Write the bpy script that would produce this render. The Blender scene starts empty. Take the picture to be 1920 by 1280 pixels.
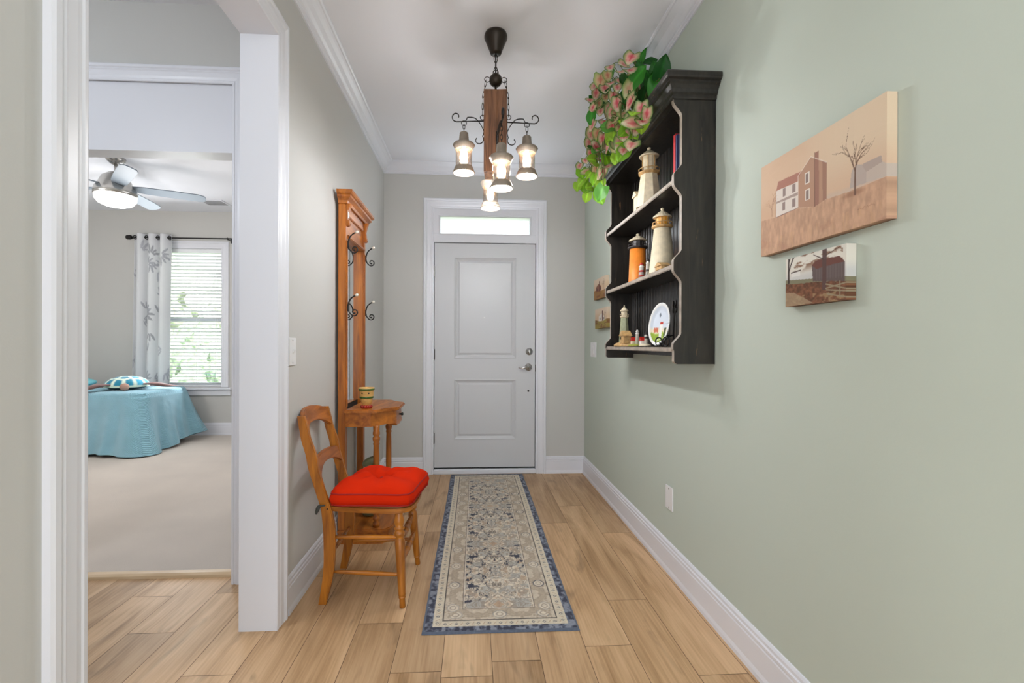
import bpy, bmesh, math, random
import numpy as np
from mathutils import Vector, Matrix, noise as mnoise

S = bpy.context.scene
COL = S.collection
PI = math.pi

# ------------------------------------------------------------------ camera
CAM_H, YAW, PITCH, ROLL, FPX = 1.16799, 0.0531, -0.00167, 0.00343, 853.0
PCX, PCY = 933.456, 647.688
cd = bpy.data.cameras.new('camera'); cam = bpy.data.objects.new('camera', cd); COL.objects.link(cam)
fwd = Vector((math.sin(YAW)*math.cos(PITCH), math.cos(YAW)*math.cos(PITCH), math.sin(PITCH)))
rt = Vector((math.cos(YAW), -math.sin(YAW), 0)); up = rt.cross(fwd)
r2 = rt*math.cos(ROLL)+up*math.sin(ROLL); u2 = up*math.cos(ROLL)-rt*math.sin(ROLL)
m = Matrix(((r2.x, u2.x, -fwd.x), (r2.y, u2.y, -fwd.y), (r2.z, u2.z, -fwd.z))).to_4x4()
m.translation = (0, 0, CAM_H); cam.matrix_world = m
cd.sensor_fit = 'HORIZONTAL'; cd.sensor_width = 36; cd.lens = FPX/1920*36
cd.shift_x = (960-PCX)/1920; cd.shift_y = (PCY-640)/1920
cd.clip_start = 0.05; cd.clip_end = 200
S.camera = cam

# ------------------------------------------------------------------ world, lights, exposure
w = bpy.data.worlds.new('world'); S.world = w; w.use_nodes = True
bg = w.node_tree.nodes['Background']; bg.inputs[0].default_value = (0.93, 0.97, 1.0, 1); bg.inputs[1].default_value = 1.9
def area(name, loc, rot, sx, sy, power, col=(1, 1, 1)):
    l = bpy.data.lights.new(name, 'AREA'); l.shape = 'RECTANGLE'; l.size = sx; l.size_y = sy
    l.energy = power; l.color = col
    o = bpy.data.objects.new(name, l); COL.objects.link(o); o.location = loc; o.rotation_euler = rot
    return o
area('fill_behind_camera', (0.1, -1.5, 1.45), (PI/2, 0, 0), 1.7, 2.5, 17, (0.82, 0.89, 1.0))  # unseen fill lamp added behind the viewpoint to brighten the hall
area('fill_entry_ceiling', (0.1, 0.0, 2.76), (0, 0, 0), 0.9, 0.9, 2, (0.82, 0.89, 1))  # added overhead fill for the near hall, no real fixture
def fill_point(name, loc, r, power, col):
    l = bpy.data.lights.new(name, 'POINT'); l.energy = power; l.shadow_soft_size = r; l.color = col
    o = bpy.data.objects.new(name, l); COL.objects.link(o); o.location = loc
fill_point('fill_vestibule', (-2.3, 0.7, 2.35), .16, 36, (0.86, 0.92, 1))  # invented point lamp that lifts the vestibule walls
area('daylight_bedroom', (-3.45, 5.55, 1.5), (-PI/2, 0, 0), 0.7, 1.7, 20, (0.95, 0.97, 1.0))
area('fill_bedroom_side', (-1.1, 4.3, 1.4), (PI/2, 0, PI/2), 1.2, 1.5, 9, (0.97, 0.97, 1.0))  # no side window here: extra fill added for the bedroom
fill_point('fill_bedroom', (-3.9, 3.3, 1.8), .16, 42, (1, 0.97, 0.95))  # added lamp hidden past the door wall, brightens the window wall
area('daylight_transom', (0.1, 4.05, 2.24), (-PI/2-.5, 0, 0), 0.8, 0.12, 3, (0.86, 0.93, 1.0))
sun = bpy.data.lights.new('sun', 'SUN'); sun.energy = 14; sun.angle = 0.02
so = bpy.data.objects.new('sun', sun); COL.objects.link(so); so.rotation_euler = (0.5, 0.75, 0)
S.view_settings.view_transform = 'Standard'; S.view_settings.look = 'None'
S.view_settings.gamma = 1; S.view_settings.use_curve_mapping = False; S.view_settings.exposure = 0.0

# ------------------------------------------------------------------ helpers
def lin(c):
    c = c/255.0
    return c/12.92 if c <= 0.04045 else ((c+0.055)/1.055)**2.4
def RGB(r, g, b): return (lin(r), lin(g), lin(b), 1)

def mat(name, rgb, rough=0.5, metal=0.0, spec=0.5, bump=0.0, bscale=40, var=0.0, vscale=6, emit=None, estr=0, stretch=(1, 1, 1), coat=0, sheen=0):
    m = bpy.data.materials.new(name); m.use_nodes = True; nt = m.node_tree; N = nt.nodes; L = nt.links
    p = N['Principled BSDF']; p.inputs['Base Color'].default_value = RGB(*rgb); p.inputs['Roughness'].default_value = rough
    p.inputs['Metallic'].default_value = metal; p.inputs['Specular IOR Level'].default_value = spec
    p.inputs['Coat Weight'].default_value = coat; p.inputs['Sheen Weight'].default_value = sheen
    tc = N.new('ShaderNodeTexCoord'); mp = N.new('ShaderNodeMapping'); mp.inputs['Scale'].default_value = stretch
    L.new(tc.outputs['Object'], mp.inputs['Vector'])
    if var > 0:
        n = N.new('ShaderNodeTexNoise'); n.inputs['Scale'].default_value = vscale; n.inputs['Detail'].default_value = 5
        L.new(mp.outputs[0], n.inputs['Vector'])
        h = N.new('ShaderNodeHueSaturation'); mr = N.new('ShaderNodeMapRange')
        mr.inputs[1].default_value = 0.3; mr.inputs[2].default_value = 0.7
        mr.inputs[3].default_value = 1-var; mr.inputs[4].default_value = 1+var
        L.new(n.outputs[0], mr.inputs[0]); L.new(mr.outputs[0], h.inputs['Value'])
        h.inputs['Color'].default_value = RGB(*rgb); L.new(h.outputs[0], p.inputs['Base Color'])
    if bump > 0:
        n = N.new('ShaderNodeTexNoise'); n.inputs['Scale'].default_value = bscale; n.inputs['Detail'].default_value = 4
        L.new(mp.outputs[0], n.inputs['Vector'])
        b = N.new('ShaderNodeBump'); b.inputs['Strength'].default_value = bump; b.inputs['Distance'].default_value = 0.01
        L.new(n.outputs[0], b.inputs['Height']); L.new(b.outputs[0], p.inputs['Normal'])
    if emit:
        p.inputs['Emission Color'].default_value = RGB(*emit); p.inputs['Emission Strength'].default_value = estr
    return m

def wood(name, dark, light, rough=0.35, axis=2, scale=9, coat=0.3, bump=0.1, lo=0.3, hi=0.7):
    m = bpy.data.materials.new(name); m.use_nodes = True; nt = m.node_tree; N = nt.nodes; L = nt.links
    p = N['Principled BSDF']; p.inputs['Roughness'].default_value = rough; p.inputs['Coat Weight'].default_value = coat
    p.inputs['Coat Roughness'].default_value = 0.25
    tc = N.new('ShaderNodeTexCoord'); mp = N.new('ShaderNodeMapping')
    s = [scale, scale, scale]; s[axis] = scale*0.12; mp.inputs['Scale'].default_value = s
    L.new(tc.outputs['Object'], mp.inputs['Vector'])
    n = N.new('ShaderNodeTexNoise'); n.inputs['Scale'].default_value = 3; n.inputs['Detail'].default_value = 8; n.inputs['Distortion'].default_value = 0.8
    L.new(mp.outputs[0], n.inputs['Vector'])
    r = N.new('ShaderNodeValToRGB'); r.color_ramp.elements[0].position = lo; r.color_ramp.elements[1].position = hi
    r.color_ramp.elements[0].color = RGB(*dark); r.color_ramp.elements[1].color = RGB(*light)
    L.new(n.outputs[0], r.inputs[0]); L.new(r.outputs[0], p.inputs['Base Color'])
    b = N.new('ShaderNodeBump'); b.inputs['Strength'].default_value = bump; b.inputs['Distance'].default_value = 0.004
    L.new(n.outputs[0], b.inputs['Height']); L.new(b.outputs[0], p.inputs['Normal'])
    return m

def attrmat(name, attr='paint', rough=0.6, bump=0.0, bscale=300, sheen=0, translucent=0, spec=0.3):
    m = bpy.data.materials.new(name); m.use_nodes = True; nt = m.node_tree; N = nt.nodes; L = nt.links
    p = N['Principled BSDF']; p.inputs['Roughness'].default_value = rough; p.inputs['Sheen Weight'].default_value = sheen
    p.inputs['Specular IOR Level'].default_value = spec
    a = N.new('ShaderNodeAttribute'); a.attribute_name = attr; L.new(a.outputs['Color'], p.inputs['Base Color'])
    if bump:
        n = N.new('ShaderNodeTexNoise'); n.inputs['Scale'].default_value = bscale
        tc = N.new('ShaderNodeTexCoord'); L.new(tc.outputs['Object'], n.inputs['Vector'])
        b = N.new('ShaderNodeBump'); b.inputs['Strength'].default_value = bump; b.inputs['Distance'].default_value = 0.003
        L.new(n.outputs[0], b.inputs['Height']); L.new(b.outputs[0], p.inputs['Normal'])
    if translucent:
        t = N.new('ShaderNodeBsdfTranslucent'); L.new(a.outputs['Color'], t.inputs[0])
        mx = N.new('ShaderNodeMixShader'); mx.inputs[0].default_value = translucent
        L.new(p.outputs[0], mx.inputs[1]); L.new(t.outputs[0], mx.inputs[2]); L.new(mx.outputs[0], N['Material Output'].inputs[0])
    return m

def glassmat(name, tint=(1, 1, 1), gloss=0.08):
    m = bpy.data.materials.new(name); m.use_nodes = True; nt = m.node_tree; N = nt.nodes; L = nt.links
    N.remove(N['Principled BSDF'])
    t = N.new('ShaderNodeBsdfTransparent'); t.inputs[0].default_value = (*tint, 1)
    g = N.new('ShaderNodeBsdfGlossy'); g.inputs['Roughness'].default_value = 0.03
    lw = N.new('ShaderNodeLayerWeight'); lw.inputs[0].default_value = 0.25
    mr = N.new('ShaderNodeMapRange'); mr.inputs[3].default_value = gloss; mr.inputs[4].default_value = 0.6
    L.new(lw.outputs['Facing'], mr.inputs[0])
    mx = N.new('ShaderNodeMixShader'); L.new(mr.outputs[0], mx.inputs[0]); L.new(t.outputs[0], mx.inputs[1]); L.new(g.outputs[0], mx.inputs[2])
    L.new(mx.outputs[0], N['Material Output'].inputs[0]); return m

def B(): return bmesh.new()
def quad(bm, pts, mi=0):
    f = bm.faces.new([bm.verts.new(p) for p in pts]); f.material_index = mi; return f
def box(bm, x0, x1, y0, y1, z0, z1, bev=0, mi=0, seg=2):
    t = bmesh.new(); bmesh.ops.create_cube(t, size=1)
    for v in t.verts:
        v.co = Vector(((x0+x1)/2+v.co.x*(x1-x0), (y0+y1)/2+v.co.y*(y1-y0), (z0+z1)/2+v.co.z*(z1-z0)))
    if bev: bmesh.ops.bevel(t, geom=t.edges[:], offset=bev, segments=seg, affect='EDGES', clamp_overlap=True)
    add(bm, t, mi)
def add(bm, t, mi=None):
    vm = {}
    for v in t.verts: vm[v] = bm.verts.new(v.co)
    for f in t.faces:
        try: g = bm.faces.new([vm[v] for v in f.verts]); g.material_index = mi if mi is not None else f.material_index; g.smooth = f.smooth
        except ValueError: pass
    t.free()
def prism(bm, pts, axis, a0, a1, bev=0, mi=0):
    """2-D outline extruded along an axis (0: pts are (y,z), 1: (x,z), 2: (x,y))"""
    def mk(p, a): return ((a, p[0], p[1]), (p[0], a, p[1]), (p[0], p[1], a))[axis]
    t = bmesh.new(); A = [t.verts.new(mk(p, a0)) for p in pts]; Bv = [t.verts.new(mk(p, a1)) for p in pts]
    n = len(pts); t.faces.new(A); t.faces.new(Bv[::-1])
    for i in range(n): t.faces.new((A[i], Bv[i], Bv[(i+1) % n], A[(i+1) % n]))
    bmesh.ops.recalc_face_normals(t, faces=t.faces)
    if bev:
        ed = [e for e in t.edges if all(len(f.verts) > 4 or True for f in e.link_faces) and any(len(f.verts) == n for f in e.link_faces)]
        bmesh.ops.bevel(t, geom=ed, offset=bev, segments=2, affect='EDGES', clamp_overlap=True)
    add(bm, t, mi)
def lathe(bm, prof, c=(0, 0, 0), axis=(0, 0, 1), seg=24, mi=0, smooth=True, sx=1, sy=1):
    """prof: list of (r, t) along the axis from c"""
    ax = Vector(axis).normalized(); a = ax.orthogonal().normalized() if abs(ax.z) < 0.999 else Vector((1, 0, 0)); b = ax.cross(a)
    c = Vector(c); rings = []
    for r, t in prof:
        if r < 1e-6: rings.append([bm.verts.new(c+ax*t)])
        else: rings.append([bm.verts.new(c+ax*t+(a*math.cos(2*PI*i/seg)*sx+b*math.sin(2*PI*i/seg)*sy)*r) for i in range(seg)])
    for p, q in zip(rings, rings[1:]):
        for i in range(seg):
            j = (i+1) % seg
            if len(p) == 1 and len(q) == 1: break
            vs = [p[0], q[j], q[i]] if len(p) == 1 else ([p[i], p[j], q[0]] if len(q) == 1 else [p[i], p[j], q[j], q[i]])
            f = bm.faces.new(vs); f.smooth = smooth; f.material_index = mi
    for rg, fl in ((rings[0], True), (rings[-1], False)):
        if len(rg) > 1 and prof[0] != prof[-1]:
            f = bm.faces.new(rg[::-1] if fl else rg); f.material_index = mi
def smoothp(pts, n=6, closed=False):
    """Catmull-Rom through 3-D points"""
    P = [Vector(p) for p in pts]; out = []; m = len(P)
    rng = range(m if closed else m-1)
    for i in rng:
        p0 = P[(i-1) % m] if closed or i > 0 else P[0]*2-P[1]
        p1 = P[i]; p2 = P[(i+1) % m]; p3 = P[(i+2) % m] if closed or i+2 < m else P[-1]*2-P[-2]
        for k in range(n):
            t = k/n
            out.append(0.5*((2*p1)+(p2-p0)*t+(2*p0-5*p1+4*p2-p3)*t*t+(3*p1-p0-3*p2+p3)*t**3))
    if not closed: out.append(P[-1])
    return out
def tube(bm, pts, r, seg=8, closed=False, flat=None, mi=0, nrm=None):
    P = [Vector(p) for p in pts]; n = len(P)
    if nrm is None:
        d = (P[1]-P[0]).normalized(); nv = d.orthogonal().normalized()
    else: nv = Vector(nrm)
    rings = []
    for i in range(n):
        if closed: d = P[(i+1) % n]-P[i-1]
        else: d = P[min(i+1, n-1)]-P[max(i-1, 0)]
        d.normalize(); nv = (nv-d*nv.dot(d))
        nv = nv.normalized() if nv.length > 1e-6 else d.orthogonal().normalized()
        b = d.cross(nv); rr = r[i] if isinstance(r, (list, tuple)) else r
        fx, fy = flat if flat else (1, 1)
        rings.append([bm.verts.new(P[i]+nv*math.cos(2*PI*k/seg)*rr*fx+b*math.sin(2*PI*k/seg)*rr*fy) for k in range(seg)])
    for i in range(n if closed else n-1):
        p, q = rings[i], rings[(i+1) % n]
        for k in range(seg):
            f = bm.faces.new((p[k], p[(k+1) % seg], q[(k+1) % seg], q[k])); f.smooth = True; f.material_index = mi
    if not closed:
        for rg in (rings[0][::-1], rings[-1]):
            f = bm.faces.new(rg); f.material_index = mi
def sweep(bm, path, prof, n, side=1, closed=False, mi=0):
    """moulding: prof (w,d), w offset in-plane to the side of travel, d along normal n; mitred"""
    n = Vector(n); P = [Vector(p) for p in path]; N = len(P); rows = []
    for i in range(N):
        def sd(a, b): return n.cross((b-a).normalized())*side
        if closed: s1, s2 = sd(P[i-1], P[i]), sd(P[i], P[(i+1) % N])
        else:
            s1 = sd(P[i-1], P[i]) if i > 0 else sd(P[0], P[1])
            s2 = sd(P[i], P[i+1]) if i < N-1 else s1
        mtr = s1+s2; mtr = mtr/ max(mtr.dot(s1), 1e-6)
        rows.append([bm.verts.new(P[i]+mtr*w_+n*d_) for w_, d_ in prof])
    K = len(prof)
    for i in range(N if closed else N-1):
        a, b = rows[i], rows[(i+1) % N]
        for k in range(K): 
            f = bm.faces.new((a[k], a[(k+1) % K], b[(k+1) % K], b[k])); f.material_index = mi
    if not closed:
        bm.faces.new(rows[0]); bm.faces.new(rows[-1][::-1])
    bmesh.ops.recalc_face_normals(bm, faces=bm.faces)
def ball(bm, c, r, seg=16, sc=(1, 1, 1), mi=0, rot=None):
    t = bmesh.new(); bmesh.ops.create_uvsphere(t, u_segments=seg, v_segments=max(6, seg*2//3), radius=r)
    for v in t.verts:
        q = Vector((v.co.x*sc[0], v.co.y*sc[1], v.co.z*sc[2]))
        if rot: q = rot @ q
        v.co = q+Vector(c)
    for f in t.faces: f.smooth = True
    add(bm, t, mi)
def ring(bm, c, R, r, nrm=(0, 0, 1), seg=14, sx=1, sy=1):
    n = Vector(nrm).normalized(); a = n.orthogonal().normalized() if abs(n.z) < .99 else Vector((1, 0, 0)); b = n.cross(a); c = Vector(c)
    if abs(n.z) < .99:
        b = Vector((0, 0, 1)); b = (b-n*b.dot(n)).normalized(); a = b.cross(n)
    tube(bm, [c+a*math.cos(2*PI*i/seg)*R*sx+b*math.sin(2*PI*i/seg)*R*sy for i in range(seg)], r, 6, closed=True)

def obj(name, bm, mats, parent=None, origin=None, smooth=False):
    """one mesh object; vertices are given in world space and stored relative to the thing's origin"""
    me = bpy.data.meshes.new(name); bmesh.ops.recalc_face_normals(bm, faces=bm.faces)
    if smooth:
        for f in bm.faces: f.smooth = True
    org = Vector(origin) if origin is not None else Vector((0, 0, 0))
    if parent is not None: org = Vector(parent.get('_o', (0, 0, 0)))
    bm.transform(Matrix.Translation(-org)); bm.to_mesh(me); bm.free()
    o = bpy.data.objects.new(name, me); COL.objects.link(o)
    for mm in (mats if isinstance(mats, (list, tuple)) else [mats]): me.materials.append(mm)
    o['_o'] = tuple(org)
    if parent is not None: o.parent = parent
    else: o.location = org
    return o
def tag(o, label, cat, group=None):
    o['label'] = label; o['category'] = cat
    if group: o['group'] = group
    return o
def thing(name, loc, label, cat, group=None):
    o = bpy.data.objects.new(name, None); COL.objects.link(o); o.location = loc; o['_o'] = tuple(loc); o.empty_display_size = 0.05
    return tag(o, label, cat, group)
def struct(name, bm, mats, parent=None, **k):
    o = obj(name, bm, mats, parent, **k)
    if parent is None: o['kind'] = 'structure'
    return o
def part(name, bm, mats, parent, label=None, smooth=False):
    o = obj(name, bm, mats, parent, smooth=smooth)
    if label: o['label'] = label
    return o
def gridmesh(name, V, C, m_, parent=None, origin=None, closed_u=False, solid=0):
    """V (nu,nv,3) points, C (nu,nv,3) linear colours -> painted grid surface"""
    nu, nv = V.shape[:2]; org = Vector(origin) if origin is not None else Vector((0, 0, 0))
    if parent is not None: org = Vector(parent.get('_o', (0, 0, 0)))
    idx = np.arange(nu*nv).reshape(nu, nv)
    if closed_u: idx2 = np.vstack([idx, idx[:1]])
    else: idx2 = idx
    F = np.stack([idx2[:-1, :-1], idx2[1:, :-1], idx2[1:, 1:], idx2[:-1, 1:]], -1).reshape(-1, 4)
    me = bpy.data.meshes.new(name); VV = (V-np.array(org)).reshape(-1, 3)
    me.vertices.add(len(VV)); me.vertices.foreach_set('co', VV.ravel().astype(np.float32))
    me.loops.add(F.size); me.loops.foreach_set('vertex_index', F.ravel().astype(np.int32))
    me.polygons.add(len(F)); me.polygons.foreach_set('loop_start', np.arange(0, F.size, 4, dtype=np.int32))
    me.update(calc_edges=True); me.validate()
    at = me.color_attributes.new('paint', 'FLOAT_COLOR', 'POINT')
    cc = np.concatenate([C.reshape(-1, 3), np.ones((nu*nv, 1))], 1); at.data.foreach_set('color', cc.ravel().astype(np.float32))
    me.polygons.foreach_set('use_smooth', np.ones(len(F), dtype=bool))
    o = bpy.data.objects.new(name, me); COL.objects.link(o); me.materials.append(m_); o['_o'] = tuple(org)
    if parent is not None: o.parent = parent
    else: o.location = org
    if solid:
        md = o.modifiers.new('solid', 'SOLIDIFY'); md.thickness = solid
    return o
LINT = np.array([lin(i) for i in range(256)])
def srgb(a): return LINT[np.clip(a, 0, 255).astype(int)]
def vnoise(x, y, seed=0):
    """smooth value noise on numpy arrays"""
    xi = np.floor(x).astype(int); yi = np.floor(y).astype(int); fx = x-xi; fy = y-yi
    fx = fx*fx*(3-2*fx); fy = fy*fy*(3-2*fy)
    def h(a, b):
        n = (a*374761393+b*668265263+seed*974711) & 0x7fffffff
        n = ((n ^ (n >> 13))*1274126177) & 0x7fffffff
        return ((n ^ (n >> 16)) & 0xffff)/65535.0
    return (h(xi, yi)*(1-fx)+h(xi+1, yi)*fx)*(1-fy)+(h(xi, yi+1)*(1-fx)+h(xi+1, yi+1)*fx)*fy
def fbm(x, y, seed=0, o=4): return sum(vnoise(x*2**k, y*2**k, seed+k)*0.5**(k+1) for k in range(o))
def inpoly(U, V, pts):
    c = np.zeros(U.shape, bool); n = len(pts)
    for i in range(n):
        (x1, y1), (x2, y2) = pts[i], pts[i-1]
        if y1 == y2: continue
        c ^= ((y1 > V) != (y2 > V)) & (U < (x2-x1)*(V-y1)/(y2-y1)+x1)
    return c
def nearseg(U, V, a, b, asp=1.0):
    ax, ay = a[0]*asp, a[1]; bx, by = b[0]*asp, b[1]; X = U*asp
    dx, dy = bx-ax, by-ay; t = np.clip(((X-ax)*dx+(V-ay)*dy)/(dx*dx+dy*dy+1e-12), 0, 1)
    return np.hypot(X-ax-t*dx, V-ay-t*dy), t

# ------------------------------------------------------------------ dimensions
XR, XL, XJ, D = 1.0147, -0.8063, -0.9448, 4.12
HC = 2.785            # hall ceiling
YB = 2.285            # face of the bedroom door wall
YBW = 5.90            # bedroom window wall
YN, YF, ZO = 0.985, 1.897, 2.425     # opening in the left wall: near edge, far edge, head
Y0 = -1.6

M_green = mat('sage_wall_paint', (194, 203, 191), 0.85, bump=0.03, bscale=250, spec=0.3)
M_greige = mat('greige_wall_paint', (202, 201, 197), 0.85, bump=0.03, bscale=250, spec=0.3)
M_ceil = mat('ceiling_paint', (232, 233, 238), 0.8, bump=0.03, bscale=200, spec=0.2)
M_trim = mat('white_trim_paint', (229, 230, 236), 0.33, spec=0.5)
M_door = mat('white_door_paint', (206, 207, 210), 0.35, spec=0.5)
M_nickel = mat('brushed_nickel', (190, 188, 184), 0.25, 1.0)
M_darkmetal = mat('dark_gap_metal', (60, 58, 55), 0.5, 0.6)
M_iron = mat('black_wrought_iron', (38, 36, 35), 0.45, 0.5, bump=0.1, bscale=120)
M_plate = mat('white_plastic_plate', (232, 232, 232), 0.35)
M_black = mat('black_gap', (20, 20, 20), 0.8)

# ------------------------------------------------------------------ floor: planks of one mesh
def floormat():
    m = bpy.data.materials.new('oak_plank_floor'); m.use_nodes = True; nt = m.node_tree; N = nt.nodes; L = nt.links
    p = N['Principled BSDF']; p.inputs['Roughness'].default_value = 0.42; p.inputs['Specular IOR Level'].default_value = 0.4
    a = N.new('ShaderNodeAttribute'); a.attribute_name = 'paint'
    tc = N.new('ShaderNodeTexCoord')
    mul = N.new('ShaderNodeVectorMath'); mul.operation = 'MULTIPLY_ADD'; mul.inputs[1].default_value = (40, 40, 40)
    L.new(a.outputs['Color'], mul.inputs[0]); L.new(tc.outputs['Object'], mul.inputs[2])
    def nz(sc, scale, det, dist=0):
        mp = N.new('ShaderNodeMapping'); mp.inputs['Scale'].default_value = sc; L.new(mul.outputs[0], mp.inputs[0])
        n = N.new('ShaderNodeTexNoise'); n.inputs['Scale'].default_value = scale; n.inputs['Detail'].default_value = det; n.inputs['Distortion'].default_value = dist
        L.new(mp.outputs[0], n.inputs['Vector']); return n
    n1 = nz((5, 0.8, 1), 1.4, 5, 1.2); n2 = nz((60, 1.6, 1), 2.0, 7, 0.3); n3 = nz((7, 2.2, 1), 1.6, 3, 0.8)
    r = N.new('ShaderNodeValToRGB'); e = r.color_ramp.elements
    e[0].position = 0.30; e[0].color = RGB(142, 108, 70); e[1].position = 0.72; e[1].color = RGB(210, 177, 138)
    k = e.new(0.5); k.color = RGB(186, 151, 113)
    ad = N.new('ShaderNodeMath'); ad.operation = 'MULTIPLY_ADD'; ad.inputs[1].default_value = 0.32; 
    L.new(n2.outputs[0], ad.inputs[0])
    sc = N.new('ShaderNodeMath'); sc.operation = 'MULTIPLY'; sc.inputs[1].default_value = 0.68; L.new(n1.outputs[0], sc.inputs[0]); L.new(sc.outputs[0], ad.inputs[2])
    L.new(ad.outputs[0], r.inputs[0])
    # darker mineral streaks
    mr = N.new('ShaderNodeMapRange'); mr.inputs[1].default_value = 0.62; mr.inputs[2].default_value = 0.78; mr.inputs[3].default_value = 1.0; mr.inputs[4].default_value = 0.68
    L.new(n3.outputs[0], mr.inputs[0])
    sep = N.new('ShaderNodeSeparateColor'); L.new(a.outputs['Color'], sep.inputs[0])
    tr = N.new('ShaderNodeMapRange'); tr.inputs[3].default_value = 0.96; tr.inputs[4].default_value = 1.24; L.new(sep.outputs[0], tr.inputs[0])
    ml = N.new('ShaderNodeMath'); ml.operation = 'MULTIPLY'; L.new(mr.outputs[0], ml.inputs[0]); L.new(tr.outputs[0], ml.inputs[1])
    h = N.new('ShaderNodeHueSaturation'); L.new(r.outputs[0], h.inputs['Color']); L.new(ml.outputs[0], h.inputs['Value'])
    L.new(h.outputs[0], p.inputs['Base Color'])
    b = N.new('ShaderNodeBump'); b.inputs['Strength'].default_value = 0.12; b.inputs['Distance'].default_value = 0.002
    L.new(n2.outputs[0], b.inputs['Height']); L.new(b.outputs[0], p.inputs['Normal'])
    return m
M_floor = floormat(); M_seam = mat('plank_seam', (84, 62, 44), 0.8)
rnd = random.Random(4)
bm = B(); lay = bm.verts.layers.float_color.new('paint'); PWD = 0.1822; GL = 1.22; g = 0.0010
known = {(3, 4): 2.052, (2, 3): 2.927, (2,): 1.742, (4,): 1.57}
jt = {2: 1.742, 3: 2.052, 4: 1.57, -3: 1.927, -8: 1.905, -9: 2.182, -6: 1.653, -5: 2.331}
for k in range(-18, 6):
    xa = 0.071+k*PWD; xb = xa+PWD; xb = min(xb, XR)
    if xa >= XR: break
    j0 = jt.get(k, rnd.uniform(0, GL)); ys = Y0
    st = j0-math.ceil((j0-Y0)/GL)*GL
    while st < 4.2:
        y0, y1 = max(st, Y0), min(st+GL, 4.16 if xb > XL else 2.37)
        st += GL
        if y1-y0 < 0.01: continue
        c = (rnd.random(), rnd.random(), rnd.random(), 1)
        vs = [bm.verts.new(q) for q in ((xa+g, y0+g, 0), (xb-g, y0+g, 0), (xb-g, y1-g, 0), (xa+g, y1-g, 0))]
        for v in vs: v[lay] = c
        bm.faces.new(vs)
quad(bm, [(-3.3, Y0, -0.0015), (XR, Y0, -0.0015), (XR, 2.37, -0.0015), (-3.3, 2.37, -0.0015)], 1)
quad(bm, [(XJ, 2.37, -0.0015), (XR, 2.37, -0.0015), (XR, 4.16, -0.0015), (XJ, 4.16, -0.0015)], 1)
box(bm, -3.3, XR+.15, Y0, 4.27, -0.12, -0.003, mi=1)
fl = struct('floor', bm, [M_floor, M_seam])

# bedroom carpet
M_carpet = mat('beige_cut_pile_carpet', (214, 202, 190), 0.95, bump=0.6, bscale=420, var=0.05, vscale=2.5, spec=0.1, sheen=0.3)
bm = B(); box(bm, -5.6, -0.95, 2.385, YBW, -0.1, 0.022)
o = struct('floor_bedroom', bm, M_carpet)
bm = B(); prism(bm, [(2.345, 0), (2.395, 0), (2.395, 0.016), (2.385, 0.022), (2.362, 0.020), (2.350, 0.012)], 0, -2.17, -1.15)
struct('trim_5', bm, wood('oak_threshold', (196, 166, 128), (222, 196, 160), 0.45, axis=0))

# ------------------------------------------------------------------ walls and ceilings
bm = B(); box(bm, XR, XR+.13, Y0, D+.15, -0.1, HC+.02); struct('wall_right', bm, M_green)
bm = B()
box(bm, XJ, XL, Y0, YN-.012, -0.1, HC+.02); box(bm, XJ, XL, YF+.012, D+.15, -0.1, HC+.02); box(bm, XJ, XL, YN-.012, YF+.012, ZO+.012, HC+.02)
struct('wall_left', bm, M_greige)
bm = B()
box(bm, XL, -.372, D, D+.15, -.1, HC+.02); box(bm, .58, XR, D, D+.15, -.1, HC+.02); box(bm, -.372, .58, D, D+.15, 2.40, HC+.02)
struct('wall_back', bm, M_greige)
bm = B(); box(bm, XL, XR, Y0, D, HC, HC+.1); struct('ceiling', bm, M_ceil)
bm = B(); box(bm, -3.3, XJ, -.6, YB, 2.815, 2.95); struct('ceiling_vestibule', bm, M_ceil)
bm = B(); box(bm, -3.42, -3.3, -.6, YB+.1, -.1, 2.9); struct('wall_vestibule_left', bm, M_greige)
bm = B(); box(bm, -3.3, XJ, -.72, -.6, -.1, 2.9); struct('wall_vestibule_front', bm, M_greige)
DX0, DX1 = -2.15, -1.172
bm = B()
box(bm, -3.3, DX0-.01, YB, YB+.1, -.1, 2.95); box(bm, DX1+.01, XJ, YB, YB+.1, -.1, 2.95); box(bm, DX0-.01, DX1+.01, YB, YB+.1, 2.44, 2.95)
struct('wall_bedroom_front', bm, M_greige)
bm = B(); box(bm, -5.6, XJ-.005, YB+.1, YBW, 2.823, 2.95); struct('ceiling_bedroom', bm, M_ceil)
bm = B(); box(bm, -5.72, -5.6, YB+.1, YBW, -.1, 2.9); struct('wall_bedroom_left', bm, M_greige)
bm = B(); box(bm, -5.6, -3.3, YB, YB+.1, -.1, 2.9); struct('wall_bedroom_near', bm, M_greige)
bm = B(); box(bm, XJ-.06, XJ-.001, YB+.1, YBW, -.1, 2.9); struct('wall_bedroom_right', bm, M_greige)
WX0, WX1, WZ0, WZ1 = -4.08, -3.165, .625, 2.365
bm = B()
box(bm, -5.72, WX0, YBW, YBW+.15, -.1, 2.9); box(bm, WX1, XJ, YBW, YBW+.15, -.1, 2.9)
box(bm, WX0, WX1, YBW, YBW+.15, -.1, WZ0); box(bm, WX0, WX1, YBW, YBW+.15, WZ1, 2.9)
struct('wall_bedroom_back', bm, M_greige)

bm = B(); box(bm, -6, XR+.3, Y0, YBW+.5, 2.96, 3.1); struct('roof', bm, M_ceil)  # unseen slab added over the ceilings to keep sun from leaking in

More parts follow.
